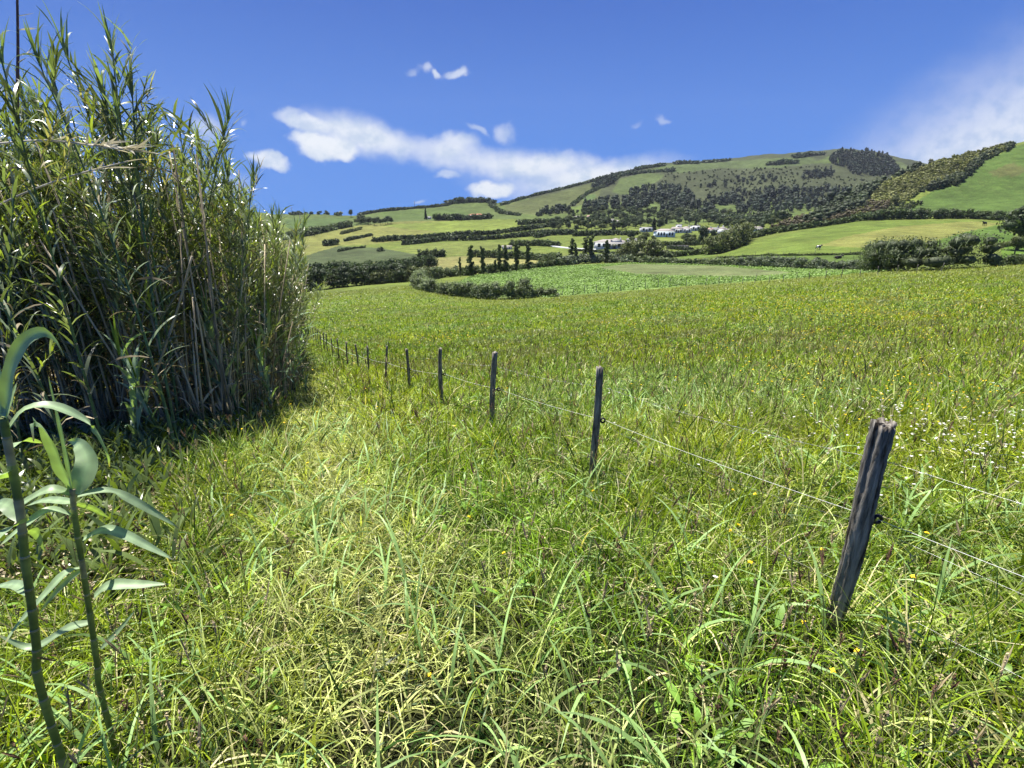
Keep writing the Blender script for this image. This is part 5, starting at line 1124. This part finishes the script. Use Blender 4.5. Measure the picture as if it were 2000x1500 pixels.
def cow(label, px, py, mat, facing, pose, s=1.0, group='cows in the grazing field'):
    q = hit(px, py)[0]; e = empty('cow', (q[0], q[1], q[2]), facing)
    lying = pose == 'lying'; zo = -.72 if lying else 0.
    J = {}; 
    def j(n, p, r, par=None): J[n] = (p, r, par)
    j('hip', (-.62, 0, 1.16+zo), .30); j('belly', (-.1, 0, 1.05+zo), .37, 'hip'); j('chest', (.42, 0, 1.06+zo), .35, 'belly'); j('shoulder', (.70, 0, 1.18+zo), .27, 'chest'); j('rump', (-.92, 0, 1.22+zo), .22, 'hip')
    if pose == 'graze': nk = [(.98, 0, .98), (1.22, 0, .62), (1.38, 0, .34), (1.46, 0, .12)]
    else: nk = [(.98, 0, 1.38+zo), (1.18, 0, 1.50+zo), (1.38, 0, 1.42+zo), (1.58, 0, 1.27+zo)]
    for k, (p, r) in enumerate(zip(nk, (.19, .15, .145, .09))): j('n%d' % k, p, r, 'shoulder' if k == 0 else 'n%d' % (k-1))
    for s_, nm in ((-1, 'l'), (1, 'r')):
        if lying:
            j('fk'+nm, (.95, s_*.24, .14), .09, 'chest'); j('ff'+nm, (.62, s_*.3, .08), .06, 'fk'+nm); j('hk'+nm, (-.35, s_*.42, .22), .13, 'hip'); j('hf'+nm, (-.72, s_*.45, .07), .06, 'hk'+nm)
        else:
            o_ = s_*.06
            j('fe'+nm, (.56, s_*.22, .80), .13, 'chest'); j('fk'+nm, (.58+o_, s_*.21, .44), .075, 'fe'+nm); j('ff'+nm, (.57+o_*2, s_*.21, .03), .065, 'fk'+nm)
            j('hs'+nm, (-.66, s_*.22, .86), .19, 'hip'); j('hk'+nm, (-.86-o_, s_*.22, .50), .085, 'hs'+nm); j('hm'+nm, (-.80-o_, s_*.22, .25), .06, 'hk'+nm); j('hf'+nm, (-.78-o_, s_*.22, .03), .07, 'hm'+nm)
    names = list(J); me = bpy.data.meshes.new('body'); me.from_pydata([J[n][0] for n in names], [(names.index(J[n][2]), i) for i, n in enumerate(names) if J[n][2]], [])
    o = bpy.data.objects.new('body', me); scene.collection.objects.link(o); md = o.modifiers.new('skin', 'SKIN'); me.skin_vertices[0].data[0].use_root = True
    for i, n in enumerate(names): me.skin_vertices[0].data[i].radius = (J[n][1], J[n][1])
    o.modifiers.new('sub', 'SUBSURF').levels = 1
    dg = bpy.context.evaluated_depsgraph_get(); m2 = bpy.data.meshes.new_from_object(o.evaluated_get(dg)); bpy.data.objects.remove(o)
    m2.name = 'body'; m2.materials.clear(); m2.materials.append(mat); m2.polygons.foreach_set('use_smooth', np.ones(len(m2.polygons), bool)); o = bpy.data.objects.new('body', m2); scene.collection.objects.link(o); child(o, e)
    hx, hz = nk[2][0], nk[2][2]
    for s_ in (-1, 1):
        V, F, Cc = tube([(hx-.06, s_*.10, hz+.06), (hx-.10, s_*.21, hz+.10), (hx-.09, s_*.30, hz+.05)], [.03, .055, .015], 6); mesh_mixed('ear', V, F, BLACKH, Cc, e)
        V, F, Cc = tube([(hx-.12, s_*.07, hz+.12), (hx-.10, s_*.16, hz+.22), (hx-.04, s_*.17, hz+.30)], [.025, .018, .006], 6); mesh_mixed('horn', V, F, HORN, Cc, e)
    V, F, Cc = tube([(-1.08, 0, 1.32+zo), (-1.20, 0, 1.15+zo), (-1.2, .02, .8+zo*.8), (-1.17, .02, .55+zo*.6)], [.04, .028, .02, .045], 6); mesh_mixed('tail', V, F, mat, Cc, e)
    e.scale = (s, s, s); tag(e, label, 'cow', group); return e
cow('black and white cow standing in the grazing field', 1598, 488, HIDE, math.radians(20), 'stand', 1.05)
cow('lone dark cow standing at the top right of the grazing field', 1922, 441, BLACKH, math.radians(200), 'stand', 1.25)
cow('dark cow lying below the field fence line', 1636, 505, BLACKH, math.radians(8), 'lying', 1.15)
cow('dark brown cow lying on the straw patch, left of two', 1789, 497, BROWNH, math.radians(0), 'lying', .95)
cow('dark brown cow lying on the straw patch, right of two', 1805, 496, BROWNH, math.radians(160), 'lying', .85)

# ------------------------------------------------------------------ stakes along the far edge of the meadow, masts on the skyline
g = np.random.default_rng(91)
def mini_post(h, r):
    V, F, Cc = post_mesh(h, r, r*.9, g, .4, .004, 8, 5); e = empty('fence_post'); mesh_mixed('stake', V, F, WOOD, Cc, e); return e
mp = [mini_post(1.15, .06), mini_post(1.3, .055), mini_post(1.0, .06)]; first = [True]*3
EDGE = [(1075, 578), (1098, 577), (1120, 575), (1142, 573), (1165, 571), (1188, 570), (1212, 568), (1236, 566), (1260, 564), (1285, 562), (1308, 561), (1340, 559), (1378, 557), (1404, 556), (1427, 556), (1450, 555), (1474, 553), (1502, 552), (1529, 550), (1556, 548), (1580, 547), (1612, 545), (1643, 543), (1679, 540), (1714, 537), (1751, 535), (1790, 533), (1838, 530)]
for i, (px, py) in enumerate(EDGE):
    k = i % 3; e = mp[k] if first[k] else copy_tree(mp[k]); first[k] = False; q = hit(px, py)[0]
    e.location = (q[0], q[1], q[2]+.15); e.rotation_euler = (g.normal()*.06, g.normal()*.06, g.random()*6); s_ = .9+.35*g.random(); e.scale = (1, 1, s_)
    tag(e, 'small dark stake in the far fence between the meadow and the crop field', 'fence post', 'stakes of the far meadow fence')
P2 = [(1400, 503), (1425, 501), (1450, 500), (1475, 499), (1500, 499), (1530, 498), (1560, 498), (1592, 497), (1625, 497), (1660, 496), (1695, 495)]
for i, (px, py) in enumerate(P2):
    e = copy_tree(mp[i % 3]); q = hit(px, py)[0]; e.location = (q[0], q[1], q[2]); e.scale = (1, 1, .9+.2*g.random()); e.rotation_euler = (0, g.normal()*.04, 0)
    tag(e, 'tiny stake in the fence crossing the lower grazing field', 'fence post', 'stakes of the grazing field fence')
def mast(label, px, py, h, arm):
    q = hit(px, py)[0]; e = empty('utility_pole', tuple(q[:3])); V, F, Cc = tube([(0, 0, -1), (0, 0, h)], [.35, .22], 8); mesh_mixed('pole', V, F, WOOD, Cc, e)
    V, F, Cc = merge([bx(-arm, arm, -.1, .1, h*.9, h*.9+.22), bx(-arm*.6, arm*.6, -.1, .1, h*.78, h*.78+.2)]); mesh_mixed('crossarm', V, F, WOOD, Cc, e); tag(e, label, 'utility pole', 'poles on the skyline')
mast('thin utility pole above the hedge on the far left crest', 571, 420, 11, 1.2)
mast('thin pole on the skyline left of the wooded hump', 810, 408, 12, .9)
mast('small pole on the far left hillside below the crest', 587, 438, 9, 1.)
haze_box()
